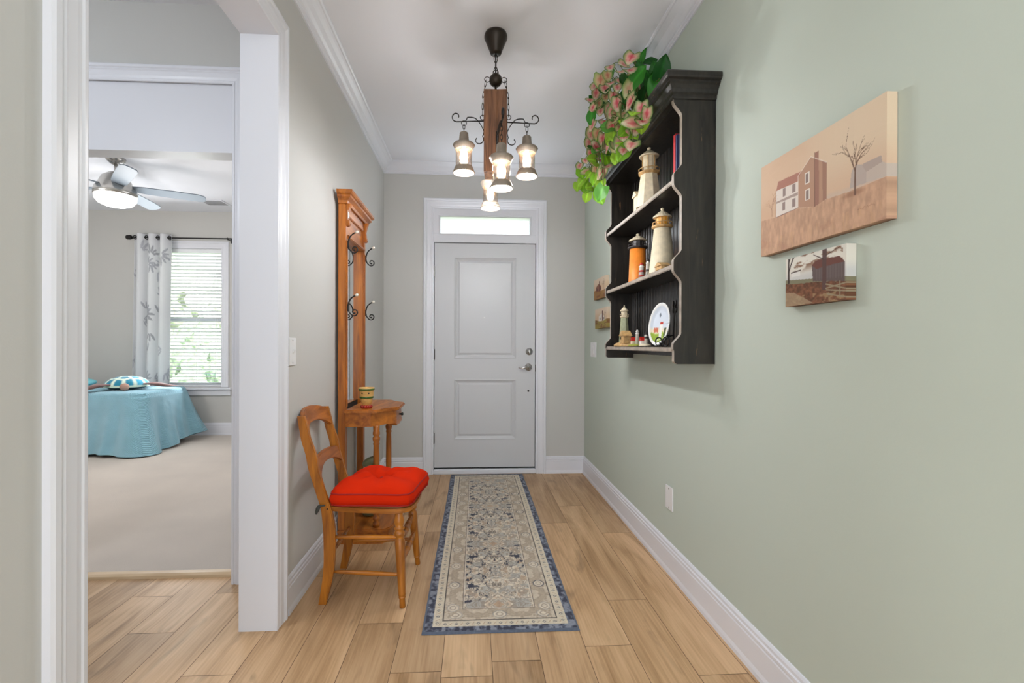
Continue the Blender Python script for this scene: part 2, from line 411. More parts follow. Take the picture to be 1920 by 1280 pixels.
# crown and baseboards
CR = [(0, 0), (.09, 0), (.09, -.008), (.083, -.013), (.076, -.014), (.066, -.020), (.05, -.032), (.036, -.050), (.024, -.062), (.016, -.066), (.016, -.074), (.009, -.078), (.009, -.088), (0, -.088)]
bm = B(); sweep(bm, [(XL, Y0, HC), (XL, D, HC), (XR, D, HC), (XR, Y0, HC)], CR, (0, 0, 1), side=-1); struct('trim_1', bm, M_trim)
BP = [(0, 0), (.020, 0), (.019, .016), (.015, .030), (.014, .112), (.011, .117), (.0135, .121), (.0135, .131), (.009, .135), (.009, .146), (.004, .154), (0, .156)]
bm = B(); sweep(bm, [(XL, 1.995, 0), (XL, D, 0), (-.453, D, 0)], BP, (0, 0, 1), side=-1); struct('baseboard_left', bm, M_trim)
bm = B(); sweep(bm, [(.659, D, 0), (XR, D, 0), (XR, Y0, 0)], BP, (0, 0, 1), side=-1); struct('baseboard_right', bm, M_trim)
bm = B(); sweep(bm, [(XL, Y0, 0), (XL, .88, 0)], BP, (0, 0, 1), side=-1); struct('baseboard_near', bm, M_trim)
bm = B(); sweep(bm, [(-5.6, YBW, .02), (XJ-.06, YBW, .02)], BP, (0, 0, 1), side=-1); struct('baseboard_bedroom', bm, M_trim)

# cased opening in the left wall: jamb liner and hall-side casing
bm = B()
box(bm, XJ-.004, XL+.004, YF, YF+.012, 0, ZO+.012); box(bm, XJ-.004, XL+.004, YN-.012, YN, 0, ZO+.012); box(bm, XJ-.004, XL+.004, YN, YF, ZO, ZO+.012)
struct('trim_2', bm, M_trim)
CS = [(-.004, .004), (-.004, .010), (0, .012), (.008, .013), (.012, .010), (.018, .011), (.026, .0135), (.050, .015), (.056, .018), (.062, .0155), (.068, .020), (.080, .020), (.086, .016), (.086, .0)]
bm = B(); sweep(bm, [(XL, YN-.004, 0), (XL, YN-.004, ZO+.004), (XL, YF+.004, ZO+.004), (XL, YF+.004, 0)], CS, (1, 0, 0), side=1)
struct('trim_3', bm, M_trim)
# cased bedroom doorway with its transom panel
bm = B()
box(bm, DX1, DX1+.010, YB-.002, YB+.102, 0, 2.44); box(bm, DX0-.010, DX0, YB-.002, YB+.102, 0, 2.44)
sweep(bm, [(DX1+.002, YB, 0), (DX1+.002, YB, 2.432), (DX0-.002, YB, 2.432), (DX0-.002, YB, 0)], [(w_*.88, d_) for w_, d_ in CS], (0, -1, 0), side=-1)
box(bm, DX0, DX1, YB+.004, YB+.10, 2.10, 2.44)
struct('trim_4', bm, M_trim)

# ------------------------------------------------------------------ front door with transom
CF = [(w_*.99, d_) for w_, d_ in CS]
bm = B()
sweep(bm, [(.575, D, 0), (.575, D, 2.397), (-.367, D, 2.397), (-.367, D, 0)], CF, (0, -1, 0), side=-1)
box(bm, -.371, -.359, D-.004, D+.12, 0, 2.40); box(bm, .565, .579, D-.004, D+.12, 0, 2.40)
box(bm, -.359, .565, D+.004, D+.12, 2.092, 2.170, .003); box(bm, -.359, -.307, D+.004, D+.12, 2.17, 2.325); box(bm, .512, .565, D+.004, D+.12, 2.17, 2.325)
box(bm, -.359, .565, D+.004, D+.12, 2.325, 2.40)
sweep(bm, [(-.307, D+.004, 2.17), (.512, D+.004, 2.17), (.512, D+.004, 2.325), (-.307, D+.004, 2.325)], [(0, -.01), (0, .003), (.006, .005), (.012, .001), (.012, -.01)], (0, -1, 0), side=-1, closed=True)
box(bm, -.359, .565, D-.012, D+.12, 0, .044, .006)
door = struct('door_1', bm, M_trim)
bm = B(); zy = D+.016
DZ0, DZ1, DXa, DXb = .056, 2.086, -.354, .560
P1 = (-.178, .388, 1.044, 1.962); P2 = (-.178, .388, .307, .855)
box(bm, DXa, P1[0], zy, zy+.04, DZ0, DZ1); box(bm, P1[1], DXb, zy, zy+.04, DZ0, DZ1)
for a, b in ((DZ0, P2[2]), (P2[3], P1[2]), (P1[3], DZ1)): box(bm, P1[0], P1[1], zy, zy+.04, a, b)
for x0, x1, z0, z1 in (P1, P2):
    box(bm, x0, x1, zy+.012, zy+.036, z0, z1)
    sweep(bm, [(x0, zy, z0), (x1, zy, z0), (x1, zy, z1), (x0, zy, z1)], [(0, -.013), (0, .0), (.005, .002), (.011, -.001), (.018, -.006), (.026, -.009), (.03, -.013)], (0, -1, 0), side=1, closed=True)
    bev = .045
    t = bmesh.new(); a = [t.verts.new(q) for q in ((x0+.034, zy+.0125, z0+.034), (x1-.034, zy+.0125, z0+.034), (x1-.034, zy+.0125, z1-.034), (x0+.034, zy+.0125, z1-.034))]
    b = [t.verts.new(q) for q in ((x0+.05, zy+.004, z0+.05), (x1-.05, zy+.004, z0+.05), (x1-.05, zy+.004, z1-.05), (x0+.05, zy+.004, z1-.05))]
    t.faces.new(b)
    for i in range(4): t.faces.new((a[i], a[(i+1) % 4], b[(i+1) % 4], b[i]))
    add(bm, t)
slab = part('door_slab', bm, M_door, door)
bm = B(); box(bm, -.358, .564, D+.075, D+.085, .045, 2.09); part('gap_backing', bm, M_black, door)  # black sheet behind the slab, standing in for shade in the gaps
bm = B(); box(bm, -.307, .512, D+.05, D+.056, 2.17, 2.325); part('transom_pane', bm, glassmat('transom_glass', (.99, 1, 1), 0.01), door)
bm = B(); box(bm, DXa, DXb, zy-.002, zy+.03, DZ0-.008, DZ0, 0); part('door_sweep', bm, M_black, door)
for hz in (1.83, 1.08, .322):
    bm = B(); lathe(bm, [(0, -.052), (.004, -.052), (.0065, -.048), (.0065, .048), (.004, .052), (0, .052)], (-.358, zy-.006, hz), seg=10)
    box(bm, -.366, -.350, zy-.003, zy+.001, hz-.045, hz+.045)
    part('hinge', bm, M_nickel if hz > 1.5 else M_darkmetal, door)
bm = B(); c = (.507, zy, 1.107)
lathe(bm, [(0, .0), (.033, 0), (.033, .006), (.028, .012), (.02, .014), (.02, .018), (0, .018)], c, (0, -1, 0))
box(bm, .503, .511, zy-.034, zy-.016, 1.093, 1.121, .003)
part('deadbolt', bm, M_nickel, door, smooth=False)
bm = B(); c = (.500, zy, .965)
lathe(bm, [(0, 0), (.034, 0), (.034, .006), (.029, .012), (.016, .016), (.012, .045), (0, .046)], c, (0, -1, 0))
tube(bm, smoothp([(.500, zy-.04, .966), (.47, zy-.045, .968), (.44, zy-.045, .958), (.405, zy-.04, .962)], 5), [.009]*10+[.008, .008, .007, .006, .005, .005], 10)
part('lever_handle', bm, M_nickel, door)
bm = B(); lathe(bm, [(0, 0), (.009, 0), (.009, .004), (.005, .006), (0, .005)], (.500, zy, .748), (0, -1, 0), seg=12); part('lock_button', bm, M_darkmetal, door)
bm = B(); lathe(bm, [(0, .001), (.003, .001), (.007, 0), (.007, .003), (.0035, .004), (0, .002)], (.095, zy-.0, 1.415), (0, -1, 0), seg=14); part('peephole', bm, M_plate, door)
bm = B(); box(bm, .560, .566, zy-.008, zy+.002, .925, .985); part('strike_plate', bm, M_darkmetal, door)

# ------------------------------------------------------------------ bedroom window
bm = B()
sweep(bm, [(WX1+.002, YBW, WZ0), (WX1+.002, YBW, WZ1), (WX0-.002, YBW, WZ1), (WX0-.002, YBW, WZ0)], [(w_, d_) for w_, d_ in CS], (0, -1, 0), side=-1)
box(bm, WX0-.14, WX1+.14, YBW-.06, YBW+.03, WZ0-.028, WZ0-.004, .005)
box(bm, WX0-.11, WX1+.115, YBW-.02, YBW, WZ0-.105, WZ0-.028, .004)
for a in ((WX0, WX0+.004), (WX1-.004, WX1)): box(bm, a[0], a[1], YBW, YBW+.14, WZ0, WZ1)
box(bm, WX0, WX1, YBW, YBW+.14, WZ1-.004, WZ1); box(bm, WX0, WX1, YBW+.03, YBW+.14, WZ0-.004, WZ0+.012)
win = struct('window_2', bm, M_trim)
bm = B()
for z0, z1, yy in ((WZ0+.012, 1.50, .085), (1.47, WZ1-.004, .11)):
    for x0, x1, a, b in ((WX0+.004, WX0+.044, z0, z1), (WX1-.044, WX1-.004, z0, z1), (WX0+.044, WX1-.044, z0, z0+.04), (WX0+.044, WX1-.044, z1-.04, z1)):
        box(bm, x0, x1, YBW+yy, YBW+yy+.025, a, b, .002)
xm = (WX0+WX1)/2
part('window_frame', bm, mat('vinyl_window', (205, 212, 222), 0.4), win)
bm = B(); box(bm, WX0+.04, WX1-.04, YBW+.096, YBW+.099, WZ0+.05, 1.46); box(bm, WX0+.04, WX1-.04, YBW+.121, YBW+.124, 1.51, WZ1-.044)
part('pane', bm, glassmat('window_glass', (1, 1, 1), 0.02), win)
# blind
M_slat = attr = mat('white_faux_wood_blind', (240, 242, 244), 0.4, spec=0.4)
bl = thing('window_blind', ((WX0+WX1)/2, YBW+.03, WZ1-.03), 'white horizontal slat blind hanging in the bedroom window beside the leaf curtain', 'blind')
bm = B(); n = 0; z = WZ0+.045
while z < WZ1-.06:
    t = bmesh.new(); prism(t, [(-.024, -.004), (-.012, 0.001), (0, .0025), (.012, .001), (.024, -.004), (.012, -.002), (0, -.0005), (-.012, -.002)], 0, WX0+.012, WX1-.012)
    t.transform(Matrix.Translation((0, YBW+.04, z)) @ Matrix.Rotation(-.30, 4, 'X')); add(bm, t); z += .0435
part('slats', bm, M_slat, bl)
bm = B(); box(bm, WX0+.008, WX1-.008, YBW+.005, YBW+.07, WZ1-.055, WZ1-.006, .003); part('head_rail', bm, M_slat, bl)
bm = B(); box(bm, WX0+.012, WX1-.012, YBW+.016, YBW+.064, WZ0+.012, WZ0+.026, .003); part('bottom_rail', bm, M_slat, bl)
for x in (-3.48, -3.90, -3.25):
    bm = B(); tube(bm, [(x, YBW+.015, WZ0+.02), (x, YBW+.015, WZ1-.05)], .0012, 5); tube(bm, [(x, YBW+.066, WZ0+.02), (x, YBW+.066, WZ1-.05)], .0012, 5); part('ladder_cord', bm, M_slat, bl)

# ------------------------------------------------------------------ outside the bedroom window
M_lawn = mat('lawn', (176, 190, 160), 0.9, var=.3, vscale=1.5, bump=.5, bscale=30)
bm = B(); quad(bm, [(-16, YBW+.2, -.35), (6, YBW+.2, -.35), (6, 24, -.35), (-16, 24, -.35)])
o = struct('ground', bm, M_lawn)
M_leafy = mat('hedge_leaves', (150, 172, 140), 0.8, var=.6, vscale=9, bump=1, bscale=14)
M_leafy2 = mat('tree_leaves', (206, 214, 194), 0.8, var=.5, vscale=5, bump=1, bscale=9)
def bush(name, c, r, sc, seed, m_, label, trunk=0):
    t = thing(name, (c[0], c[1], -.35), label, 'tree' if trunk else 'shrub')
    bm = B()
    rr = random.Random(seed)
    for k in range(9 if trunk else 6):
        s = bmesh.new(); bmesh.ops.create_icosphere(s, subdivisions=4, radius=r*rr.uniform(.5, .8)); off = Vector((rr.uniform(-.6, .6)*r*sc[0], rr.uniform(-.5, .5)*r, rr.uniform(-.45, .5)*r*sc[2]))
        for v in s.verts:
            v.co += v.co.normalized()*(mnoise.noise(v.co*4+off*3)*.28*r+mnoise.noise(v.co*12+off)*.12*r); v.co += off+Vector(c)
        add(bm, s)
    part('foliage', bm, m_, t)
    bm = B(); tube(bm, [(c[0], c[1], -.35), (c[0], c[1], c[2])], .12 if trunk else .05, 8); part('trunk', bm, M_bark, t)
M_bark = mat('bark', (98, 82, 68), 0.9)
bush('shrub', (-6.1, 10.5, .4), 1.2, (1.3, 1, .8), 2, M_leafy, 'rounded green shrub outside low behind the blind, right of the window middle')
bush('tree', (-8.4, 14.5, 2.1), 1.9, (1.3, 1, 1), 7, M_leafy2, 'pale green tree outside behind the upper half of the blind', 1)

# ------------------------------------------------------------------ runner rug
RX0, RX1, RY0, RY1 = -.203, .442, 1.838, 4.085
nu, nv = 250, 700
U, V = np.meshgrid(np.linspace(0, 1, nu), np.linspace(0, 1, nv), indexing='ij')
W, Lg = RX1-RX0, RY1-RY0
X = U*W; Y = V*Lg
e = np.minimum(np.minimum(X, W-X), np.minimum(Y, Lg-Y))
ax = np.abs(X-W/2)
per = 0.62; my = np.abs(((Y-Lg/2)/per) % 1.0 - 0.5)*per            # mirrored repeat along the length
wx = fbm(ax*14, my*14, 3, 2)*0.10; wy = fbm(ax*14+9, my*14+5, 8, 2)*0.10
q = fbm((ax+wx)*46, (my+wy)*38, 11, 3); q2 = fbm((ax+wy)*30+4, (my+wx)*26, 21, 3)
big = fbm(X*5, Y*3, 40, 3); fine = fbm(X*160, Y*160, 60, 2)
cream = np.array([228, 216, 196.]); beige = np.array([202, 184, 160.]); taupe = np.array([160, 145, 130.]); navy = np.array([52, 54, 72.]); blue = np.array([112, 120, 140.]); tan = np.array([186, 152, 122.])
def mixc(C, col, mk): return C*(1-mk[..., None])+col*mk[..., None]
def sm(x, a, b): t = np.clip((x-a)/(b-a), 0, 1); return t*t*(3-2*t)
C = np.ones(U.shape+(3,))*cream
C = mixc(C, beige, sm(q, .47, .53)*.8); C = mixc(C, tan, sm(q2, .56, .6)*.55); C = mixc(C, np.array([150, 152, 154.]), sm(q2, .40, .36)*.5)
line = 1-sm(np.abs(q-.5), .004, .022); C = mixc(C, taupe*.8, line*.9)
line2 = 1-sm(np.abs(q2-.47), .002, .020); dk = sm(big, .33, .50)
C = mixc(C, navy, line2*(.25+.7*dk)); C = mixc(C, navy, sm(q, .57, .60)*dk*.95); C = mixc(C, taupe, sm(q, .33, .30)*.7)
dm = np.abs(ax/.13)+np.abs(my/.16)                                   # diamond medallions
for r_ in (.25, .55, .95): C = mixc(C, taupe, (1-sm(np.abs(dm-r_), .02, .06))*.55)
C = mixc(C, tan, sm(-dm, -.22, -.16)*.8)
C = mixc(C, cream, (dm > .25)*(dm < .5)*.35)
field = e > .165
# borders
s_ = np.where(np.minimum(X, W-X) < np.minimum(Y, Lg-Y), Y-Lg/2, X-W/2)     # running coordinate
tb = np.ones(C.shape)*np.array([188, 170, 148.])
bq = fbm(np.abs(((s_/.19) % 1)-.5)*6+fbm(e*30, s_*8, 5, 2), e*34, 71, 3)
tb = mixc(tb, cream, sm(bq, .52, .58)*.6); tb = mixc(tb, taupe, (1-sm(np.abs(bq-.46), 0, .02))*.7)
ph = ((s_/.19+.5) % 1-.5)*.19; ro = np.maximum(np.maximum(np.abs(ph)/1.15, np.abs(e-.120)), (np.abs(ph)+np.abs(e-.120))*.68)
tb = mixc(tb, cream, (ro < .026)*.9); fd = sm(fbm(X*7, Y*7, 77, 2), .35, .6); tb = mixc(tb, navy, (1-sm(np.abs(ro-.0245), .0010, .0035))*(.25+.65*fd)); tb = mixc(tb, taupe, (1-sm(np.abs(ro-.012), .001, .004))*.8)
C = np.where(field[..., None], C, tb)
cb = np.ones(C.shape)*np.array([222, 209, 186.])
ph2 = ((s_/.046+.5) % 1-.5)*.046; di = np.abs(ph2)+np.abs(e-.0585)
cb = mixc(cb, navy, (1-sm(np.abs(di-.0065), .0008, .003))*.8)
ph3 = ((s_/.046) % 1-.5)*.046; cb = mixc(cb, tan, (1-sm(np.abs(ph3-(e-.0585)*.6), .001, .003))*(np.abs(e-.0585) < .009)*.8)
C = np.where((e < .080)[..., None], cb, C)
nb = fbm(X*70, Y*55, 31, 3); nv_ = np.ones(C.shape)*np.array([96, 100, 116.])
nv_ = mixc(nv_, navy, sm(nb, .46, .56)*.9); nv_ = mixc(nv_, np.array([160, 165, 176.]), sm(nb, .42, .34)*.7)
C = np.where((e < .040)[..., None], nv_, C)
C = mixc(C, np.array([70, 62, 60.]), ((np.abs(e-.082) < .0018) | (np.abs(e-.163) < .0018))*.9)
C = mixc(C, cream, (np.abs(e-.1675) < .0022)*.9)
C = np.where((e < .010)[..., None], np.array([98, 106, 122.]), C)
C = C*(.9+.2*fine[..., None]); C = mixc(C, cream*.96, sm(fbm(X*9, Y*6, 90, 3), .56, .75)*(e > .04)*.3)
P = np.stack([RX0+X, RY0+Y, np.where(e < .002, .001, np.where(e < .01, .007, .0075))], -1)
P[..., 0] += 0.004*np.sin(P[..., 1]*2.2)
rug = gridmesh('runner_rug', P, srgb(C), attrmat('woven_rug', rough=.95, bump=.5, bscale=500, sheen=.2, spec=.1), origin=((RX0+RX1)/2, (RY0+RY1)/2, 0))
tag(rug, 'long patterned runner rug in beige, cream and navy lying before the front door', 'rug')

# ------------------------------------------------------------------ dining chair
M_chair = wood('honey_oak', (132, 72, 12), (200, 124, 30), 0.38, axis=2, scale=10, coat=.2)
M_chairx = wood('honey_oak_rail', (132, 72, 14), (204, 126, 34), 0.38, axis=0, scale=10, coat=.2)
M_chairy = wood('oak_crest', (122, 62, 14), (188, 108, 32), 0.38, axis=1, scale=10, coat=.2)
ch = thing('dining_chair', (-.48, 2.24, 0), 'small honey-brown wooden chair with turned front legs against the left wall', 'chair')
pr = [(.845, -.772, .030), (.80, -.762, .036), (.74, -.750, .040), (.675, -.728, .045), (.61, -.716, .044), (.555, -.700, .042), (.49, -.680, .042), (.435, -.661, .045), (.37, -.650, .050), (.314, -.645, .052), (.19, -.645, .048), (.10, -.655, .042), (0, -.675, .034)]
L_ = smoothp([(x-w_/2, 0, z) for z, x, w_ in pr], 3); R_ = smoothp([(x+w_/2, 0, z) for z, x, w_ in pr], 3)
out = [(p.x, p.z) for p in L_]+[(p.x, p.z) for p in R_[::-1]]
for ya, yb in ((2.074, 2.100), (2.404, 2.430)):
    bm = B(); prism(bm, out, 1, ya, yb, bev=.004)
    st = part('back_post', bm, M_chair, ch)
    bm = B(); lathe(bm, [(0, 0), (.004, 0), (.003, .0015), (0, .0015)], (-.652, ya, .43), (0, -1, 0), seg=10); part('dowel_pin', bm, mat('dark_dowel', (70, 35, 15), .5), st)
def railgrid(zt, zb, thick, bow, ym=2.252, hy=.155):
    """curved rail between the posts: zt(t), zb(t) give (z) with t in -1..1"""
    t = bmesh.new(); n = 20; rows = []
    for i in range(n+1):
        s = -1+2*i/n; y = ym+s*hy; zt_, zb_ = zt(s), zb(s); b = bow*(1-s*s)
        def xx(z): return -.770+(.845-z)*.28-b
        rows.append([t.verts.new((xx(zb_)-thick/2, y, zb_)), t.verts.new((xx(zb_)+thick/2, y, zb_)), t.verts.new((xx(zt_)+thick/2, y, zt_)), t.verts.new((xx(zt_)-thick/2, y, zt_))])
    for a, b in zip(rows, rows[1:]):
        for k in range(4): t.faces.new((a[k], a[(k+1) % 4], b[(k+1) % 4], b[k]))
    t.faces.new(rows[0]); t.faces.new(rows[-1][::-1]); bmesh.ops.recalc_face_normals(t, faces=t.faces)
    bmesh.ops.bevel(t, geom=[e for e in t.edges if abs(e.verts[0].co.y-e.verts[1].co.y) > .005], offset=.004, segments=2, affect='EDGES')
    return t
bm = B(); add(bm, railgrid(lambda s: .868-.022*s*s-.010*s**6, lambda s: .795-.045*abs(s)**3, .022, .028)); part('crest_rail', bm, M_chairy, ch)
bm = B(); add(bm, railgrid(lambda s: .655-.012*s*s, lambda s: .605-.030*s*s-.012*s**6, .018, .012)); part('back_slat', bm, M_chairy, ch)
# seat frame: flared, bow-fronted
def seat_out(k, x1=-.262):
    pts = [(-.655, 2.092+k), (-.655, 2.412-k)]
    pts += [(-.50, 2.44-k), (-.36, 2.452-k), (-.295-k, 2.438-k), (-.268-k, 2.39-k), (x1+.006-k, 2.25), (-.268-k, 2.11+k), (-.295-k, 2.062+k), (-.36, 2.046+k), (-.50, 2.06+k)]
    return pts
so_ = seat_out(0); sp = [so_[0], so_[1]]+[(p.x, p.y) for p in smoothp([(a, b, 0) for a, b in so_[1:]+so_[:1]], 4)][1:-1]
bm = B(); prism(bm, sp, 2, .412, .444, bev=.008); part('seat', bm, M_chairx, ch)
def turned(bm, p0, p1, prof):
    p0, p1 = Vector(p0), Vector(p1); Ln = (p1-p0).length
    lathe(bm, [(r, t*Ln) for r, t in prof], p0, (p1-p0), seg=16)
LEG = [(0, 0), (.012, 0), (.014, .01), (.013, .09), (.016, .10), (.016, .112), (.0145, .115), (.0145, .12), (.017, .125), (.0165, .14), (.019, .35), (.022, .55), (.024, .66), (.020, .70), (.016, .715), (.023, .735), (.025, .76), (.019, .785), (.016, .79), (.024, .80), (.024, .815), (.017, .825), (.022, .86), (.024, .89), (.018, .95), (.017, 1.0)]
for a, b in (((-.312, 2.040, 0), (-.338, 2.088, .418)), ((-.293, 2.440, 0), (-.330, 2.402, .418))):
    bm = B(); turned(bm, a, b, LEG); part('leg', bm, M_chair, ch)
STR = [(.0, 0), (.006, 0), (.008, .1), (.010, .4), (.0115, .5), (.010, .6), (.008, .9), (.006, 1), (0, 1)]
STF = [(0, 0), (.006, 0), (.008, .08), (.012, .22), (.014, .3), (.009, .34), (.015, .38), (.016, .42), (.011, .45), (.015, .5), (.011, .55), (.016, .58), (.015, .62), (.009, .66), (.014, .7), (.012, .78), (.008, .92), (.006, 1), (0, 1)]
for a, b, pf in (((-.63, 2.09, .298), (-.330, 2.072, .300), STR), ((-.63, 2.09, .142), (-.318, 2.053, .140), STR), ((-.63, 2.415, .298), (-.322, 2.411, .300), STR), ((-.63, 2.415, .142), (-.306, 2.427, .140), STR),
                 ((-.329, 2.075, .275), (-.318, 2.418, .275), STF), ((-.322, 2.062, .185), (-.308, 2.428, .185), STF), ((-.645, 2.10, .215), (-.645, 2.405, .215), STR)):
    bm = B(); turned(bm, a, b, pf); part('stretcher', bm, M_chairx, ch)

# cushion
M_red = mat('red_orange_cotton', (214, 44, 10), 0.9, bump=.25, bscale=700, spec=.08)
M_redp = mat('red_piping', (160, 16, 6), 0.8)
cu = thing('seat_cushion', (-.44, 2.22, .446), 'puffy red-orange tufted cushion with piped edges on the wooden chair', 'cushion')
cor = [(-.648, 2.045), (-.275, 2.020), (-.222, 2.395), (-.600, 2.415)]
def cpt(u, v):
    a = Vector(cor[0]).lerp(Vector(cor[1]), u); b = Vector(cor[3]).lerp(Vector(cor[2]), u); p = a.lerp(b, v)
    cu_, cv_ = u-.5, v-.5
    pinch = 1-0.10*(1-abs(2*cu_)**2)*(abs(2*cv_)**4)*.5-0.06*(1-abs(2*cv_)**2)*(abs(2*cu_)**4)*.5
    c0 = Vector((-.44, 2.22)); q = c0+(p-c0)*pinch
    k = max(0, abs(2*cu_)+abs(2*cv_)-1.72)/.28; q = q+(c0-q)*.085*k
    return q
bm = B(); n = 40; top = []; bot = []
for i in range(n+1):
    rt_, rb_ = [], []
    for j in range(n+1):
        u, v = i/n, j/n; q = cpt(u, v); a, b = abs(2*u-1), abs(2*v-1); ed = max(a, b)
        puff = (1-a**4)*(1-b**4)
        d = math.hypot(u-.5, v-.5); tuft = math.exp(-(d/.10)**2)
        ang = math.atan2(v-.5, u-.5); fold = .0045*math.sin(ang*6+1.0)*math.exp(-((d-.2)/.13)**2)+.006*math.sin(ang*4-.6)*math.exp(-((d-.42)/.12)**2)
        z = .504+.046*puff**.6-.052*tuft+1.7*fold+.004*mnoise.noise(Vector((u*7, v*7, 1)))
        zz = .452+.004*(1-puff)
        rt_.append(bm.verts.new((q.x, q.y, z if ed < 1 else .503))); rb_.append(bm.verts.new((q.x, q.y, zz)))
    top.append(rt_); bot.append(rb_)
for i in range(n):
    for j in range(n):
        bm.faces.new((top[i][j], top[i+1][j], top[i+1][j+1], top[i][j+1])); bm.faces.new((bot[i][j], bot[i][j+1], bot[i+1][j+1], bot[i+1][j]))
per_ = [(i, 0) for i in range(n)]+[(n, j) for j in range(n)]+[(n-i, n) for i in range(n)]+[(0, n-j) for j in range(n)]
mid = []
for i, j in per_:
    q = cpt(i/n, j/n); c0 = Vector((-.44, 2.22)); q = q+(q-c0).normalized()*.010; mid.append(bm.verts.new((q.x, q.y, .482)))
for k in range(len(per_)):
    (i, j), (i2, j2) = per_[k], per_[(k+1) % len(per_)]; m1, m2 = mid[k], mid[(k+1) % len(per_)]
    bm.faces.new((top[i][j], m1, m2, top[i2][j2])); bm.faces.new((m1, bot[i][j], bot[i2][j2], m2))
part('cushion_pad', bm, M_red, cu, smooth=True)
for zc in (.503, .454):
    bm = B(); tube(bm, [(cpt(i/n, j/n).x, cpt(i/n, j/n).y, zc) for i, j in per_], .0036, 8, closed=True); part('piping', bm, M_redp, cu)
bm = B(); ball(bm, (-.44, 2.22, .525), .010, 12, (1, 1, .5)); part('button', bm, M_redp, cu)
bm = B(); tube(bm, smoothp([(-.655, 2.05, .455), (-.680, 2.058, .448), (-.692, 2.062, .432), (-.698, 2.064, .412)], 4), [.004]*4+[.008, .012, .014, .015, .015, .014, .012, .009, .006], 8, flat=(1, .5)); part('tie_strap', bm, mat('dark_grey_webbing', (62, 64, 60), .8), cu, 'short dark grey tie strap poking out behind the chair post')

# ------------------------------------------------------------------ hall tree (mirror, hooks, table)
M_ht = wood('cherry_oak', (132, 68, 16), (198, 118, 36), 0.42, axis=2, scale=9, coat=.12)
M_htx = wood('cherry_oak_cross', (132, 68, 16), (200, 120, 38), 0.38, axis=1, scale=9, coat=.15)
M_mirror = mat('mirror_glass', (235, 238, 238), 0.02, 1.0)
TY0, TY1, TXB, TXF = 2.690, 3.175, -.789, -.746
ht = thing('hall_tree', (-.76, 2.93, 0), 'tall narrow cherry-brown hall tree with mirror, scroll hooks and small table on left wall', 'hall tree')
for a, b in ((TY0, TY0+.050), (TY1-.050, TY1)):
    bm = B(); box(bm, TXB, TXF, a, b, .085, 2.0, .005)
    box(bm, TXF-.002, TXF+.006, a+.014, b-.014, .80, 1.78, .003)
    part('stile', bm, M_ht, ht)
bm = B(); box(bm, TXB+.002, TXF-.012, TY0+.045, TY1-.045, 1.80, 2.0); box(bm, TXB, TXF+.012, TY0+.048, TY1-.048, 1.795, 1.815, .004)
box(bm, TXB+.006, TXF, TY0+.045, TY1-.045, 1.93, 1.995, .004)
part('top_panel', bm, M_htx, ht)
bm = B(); box(bm, TXB+.004, TXB+.010, TY0+.045, TY1-.045, .80, 1.80); part('mirror', bm, M_mirror, ht)
bm = B(); box(bm, TXB, TXB+.004, TY0+.045, TY1-.045, .72, 1.80); part('mirror_backing', bm, mat('dark_board', (48, 40, 34), .8), ht)
bm = B(); cp = [(0, 0), (0, .062), (-.006, .068), (.050, .068), (.050, .055), (.044, .048), (.036, .044), (.036, .032), (.026, .020), (.018, .014), (.014, 0)]
cp = [(-.01, 0), (-.01, .07), (.050, .07), (.050, .056), (.044, .048), (.036, .045), (.036, .032), (.024, .022), (.016, .015), (.012, 0)]
sweep(bm, [(TXB+.004, TY0, 1.985), (TXF, TY0, 1.985), (TXF, TY1, 1.985), (TXB+.004, TY1, 1.985)], cp, (0, 0, 1), side=-1)
box(bm, TXB, TXF, TY0, TY1, 1.985, 2.055)
part('cornice', bm, M_htx, ht)
for a in (TY0+.006, TY1-.044):
    bm = B(); prism(bm, [(TXF, 1.86), (TXF+.014, 1.862), (TXF+.020, 1.872), (TXF+.014, 1.895), (TXF+.010, 1.93), (TXF+.018, 1.965), (TXF+.028, 1.99), (TXF, 1.99)], 1, a, a+.038, bev=.003); cb_ = part('corbel', bm, M_ht, ht)
bm = B(); box(bm, TXF+.0105, TXF+.0125, TY0+.008, TY0+.034, 1.895, 1.965); box(bm, TXF-.001, TXF+.0115, TY0+.012, TY0+.030, 1.96, 1.968); part('paper_tag', bm, M_plate, ht, 'small white paper tag near the top of the near stile')
M_knob = mat('white_porcelain', (228, 222, 208), .2, coat=.5)
def hook(y, z):
    bm = B(); x = TXF+.006
    box(bm, x, x+.006, y-.007, y+.007, z-.022, z+.022, .002)
    tube(bm, smoothp([(x+.004, y, z-.012), (x+.004, y, z+.012), (x+.014, y, z+.045), (x+.032, y, z+.064), (x+.050, y, z+.074)], 5), .0042, 8)
    sp_ = [(x+.004, y, z-.004), (x+.010, y, z-.026), (x+.026, y, z-.044)]
    c = Vector((x+.040, y, z-.026)); 
    for k in range(15):
        a = -2.2+k*.50; r_ = .023-.0012*k; sp_.append((c.x+math.cos(a)*r_, y, c.z+math.sin(a)*r_))
    tube(bm, smoothp(sp_, 3), .0038, 8); ball(bm, sp_[-1], .006, 8)
    h = part('coat_hook', bm, M_iron, ht)
    bm = B(); lathe(bm, [(0, 0), (.005, 0), (.0085, .006), (.009, .012), (.006, .018), (0, .019)], (x+.046, y, z+.071), (.9, 0, .42), seg=14); part('hook_knob', bm, M_knob, h)
for y in (TY0+.022, TY1-.022):
    for z in (1.752, 1.383): hook(y, z)
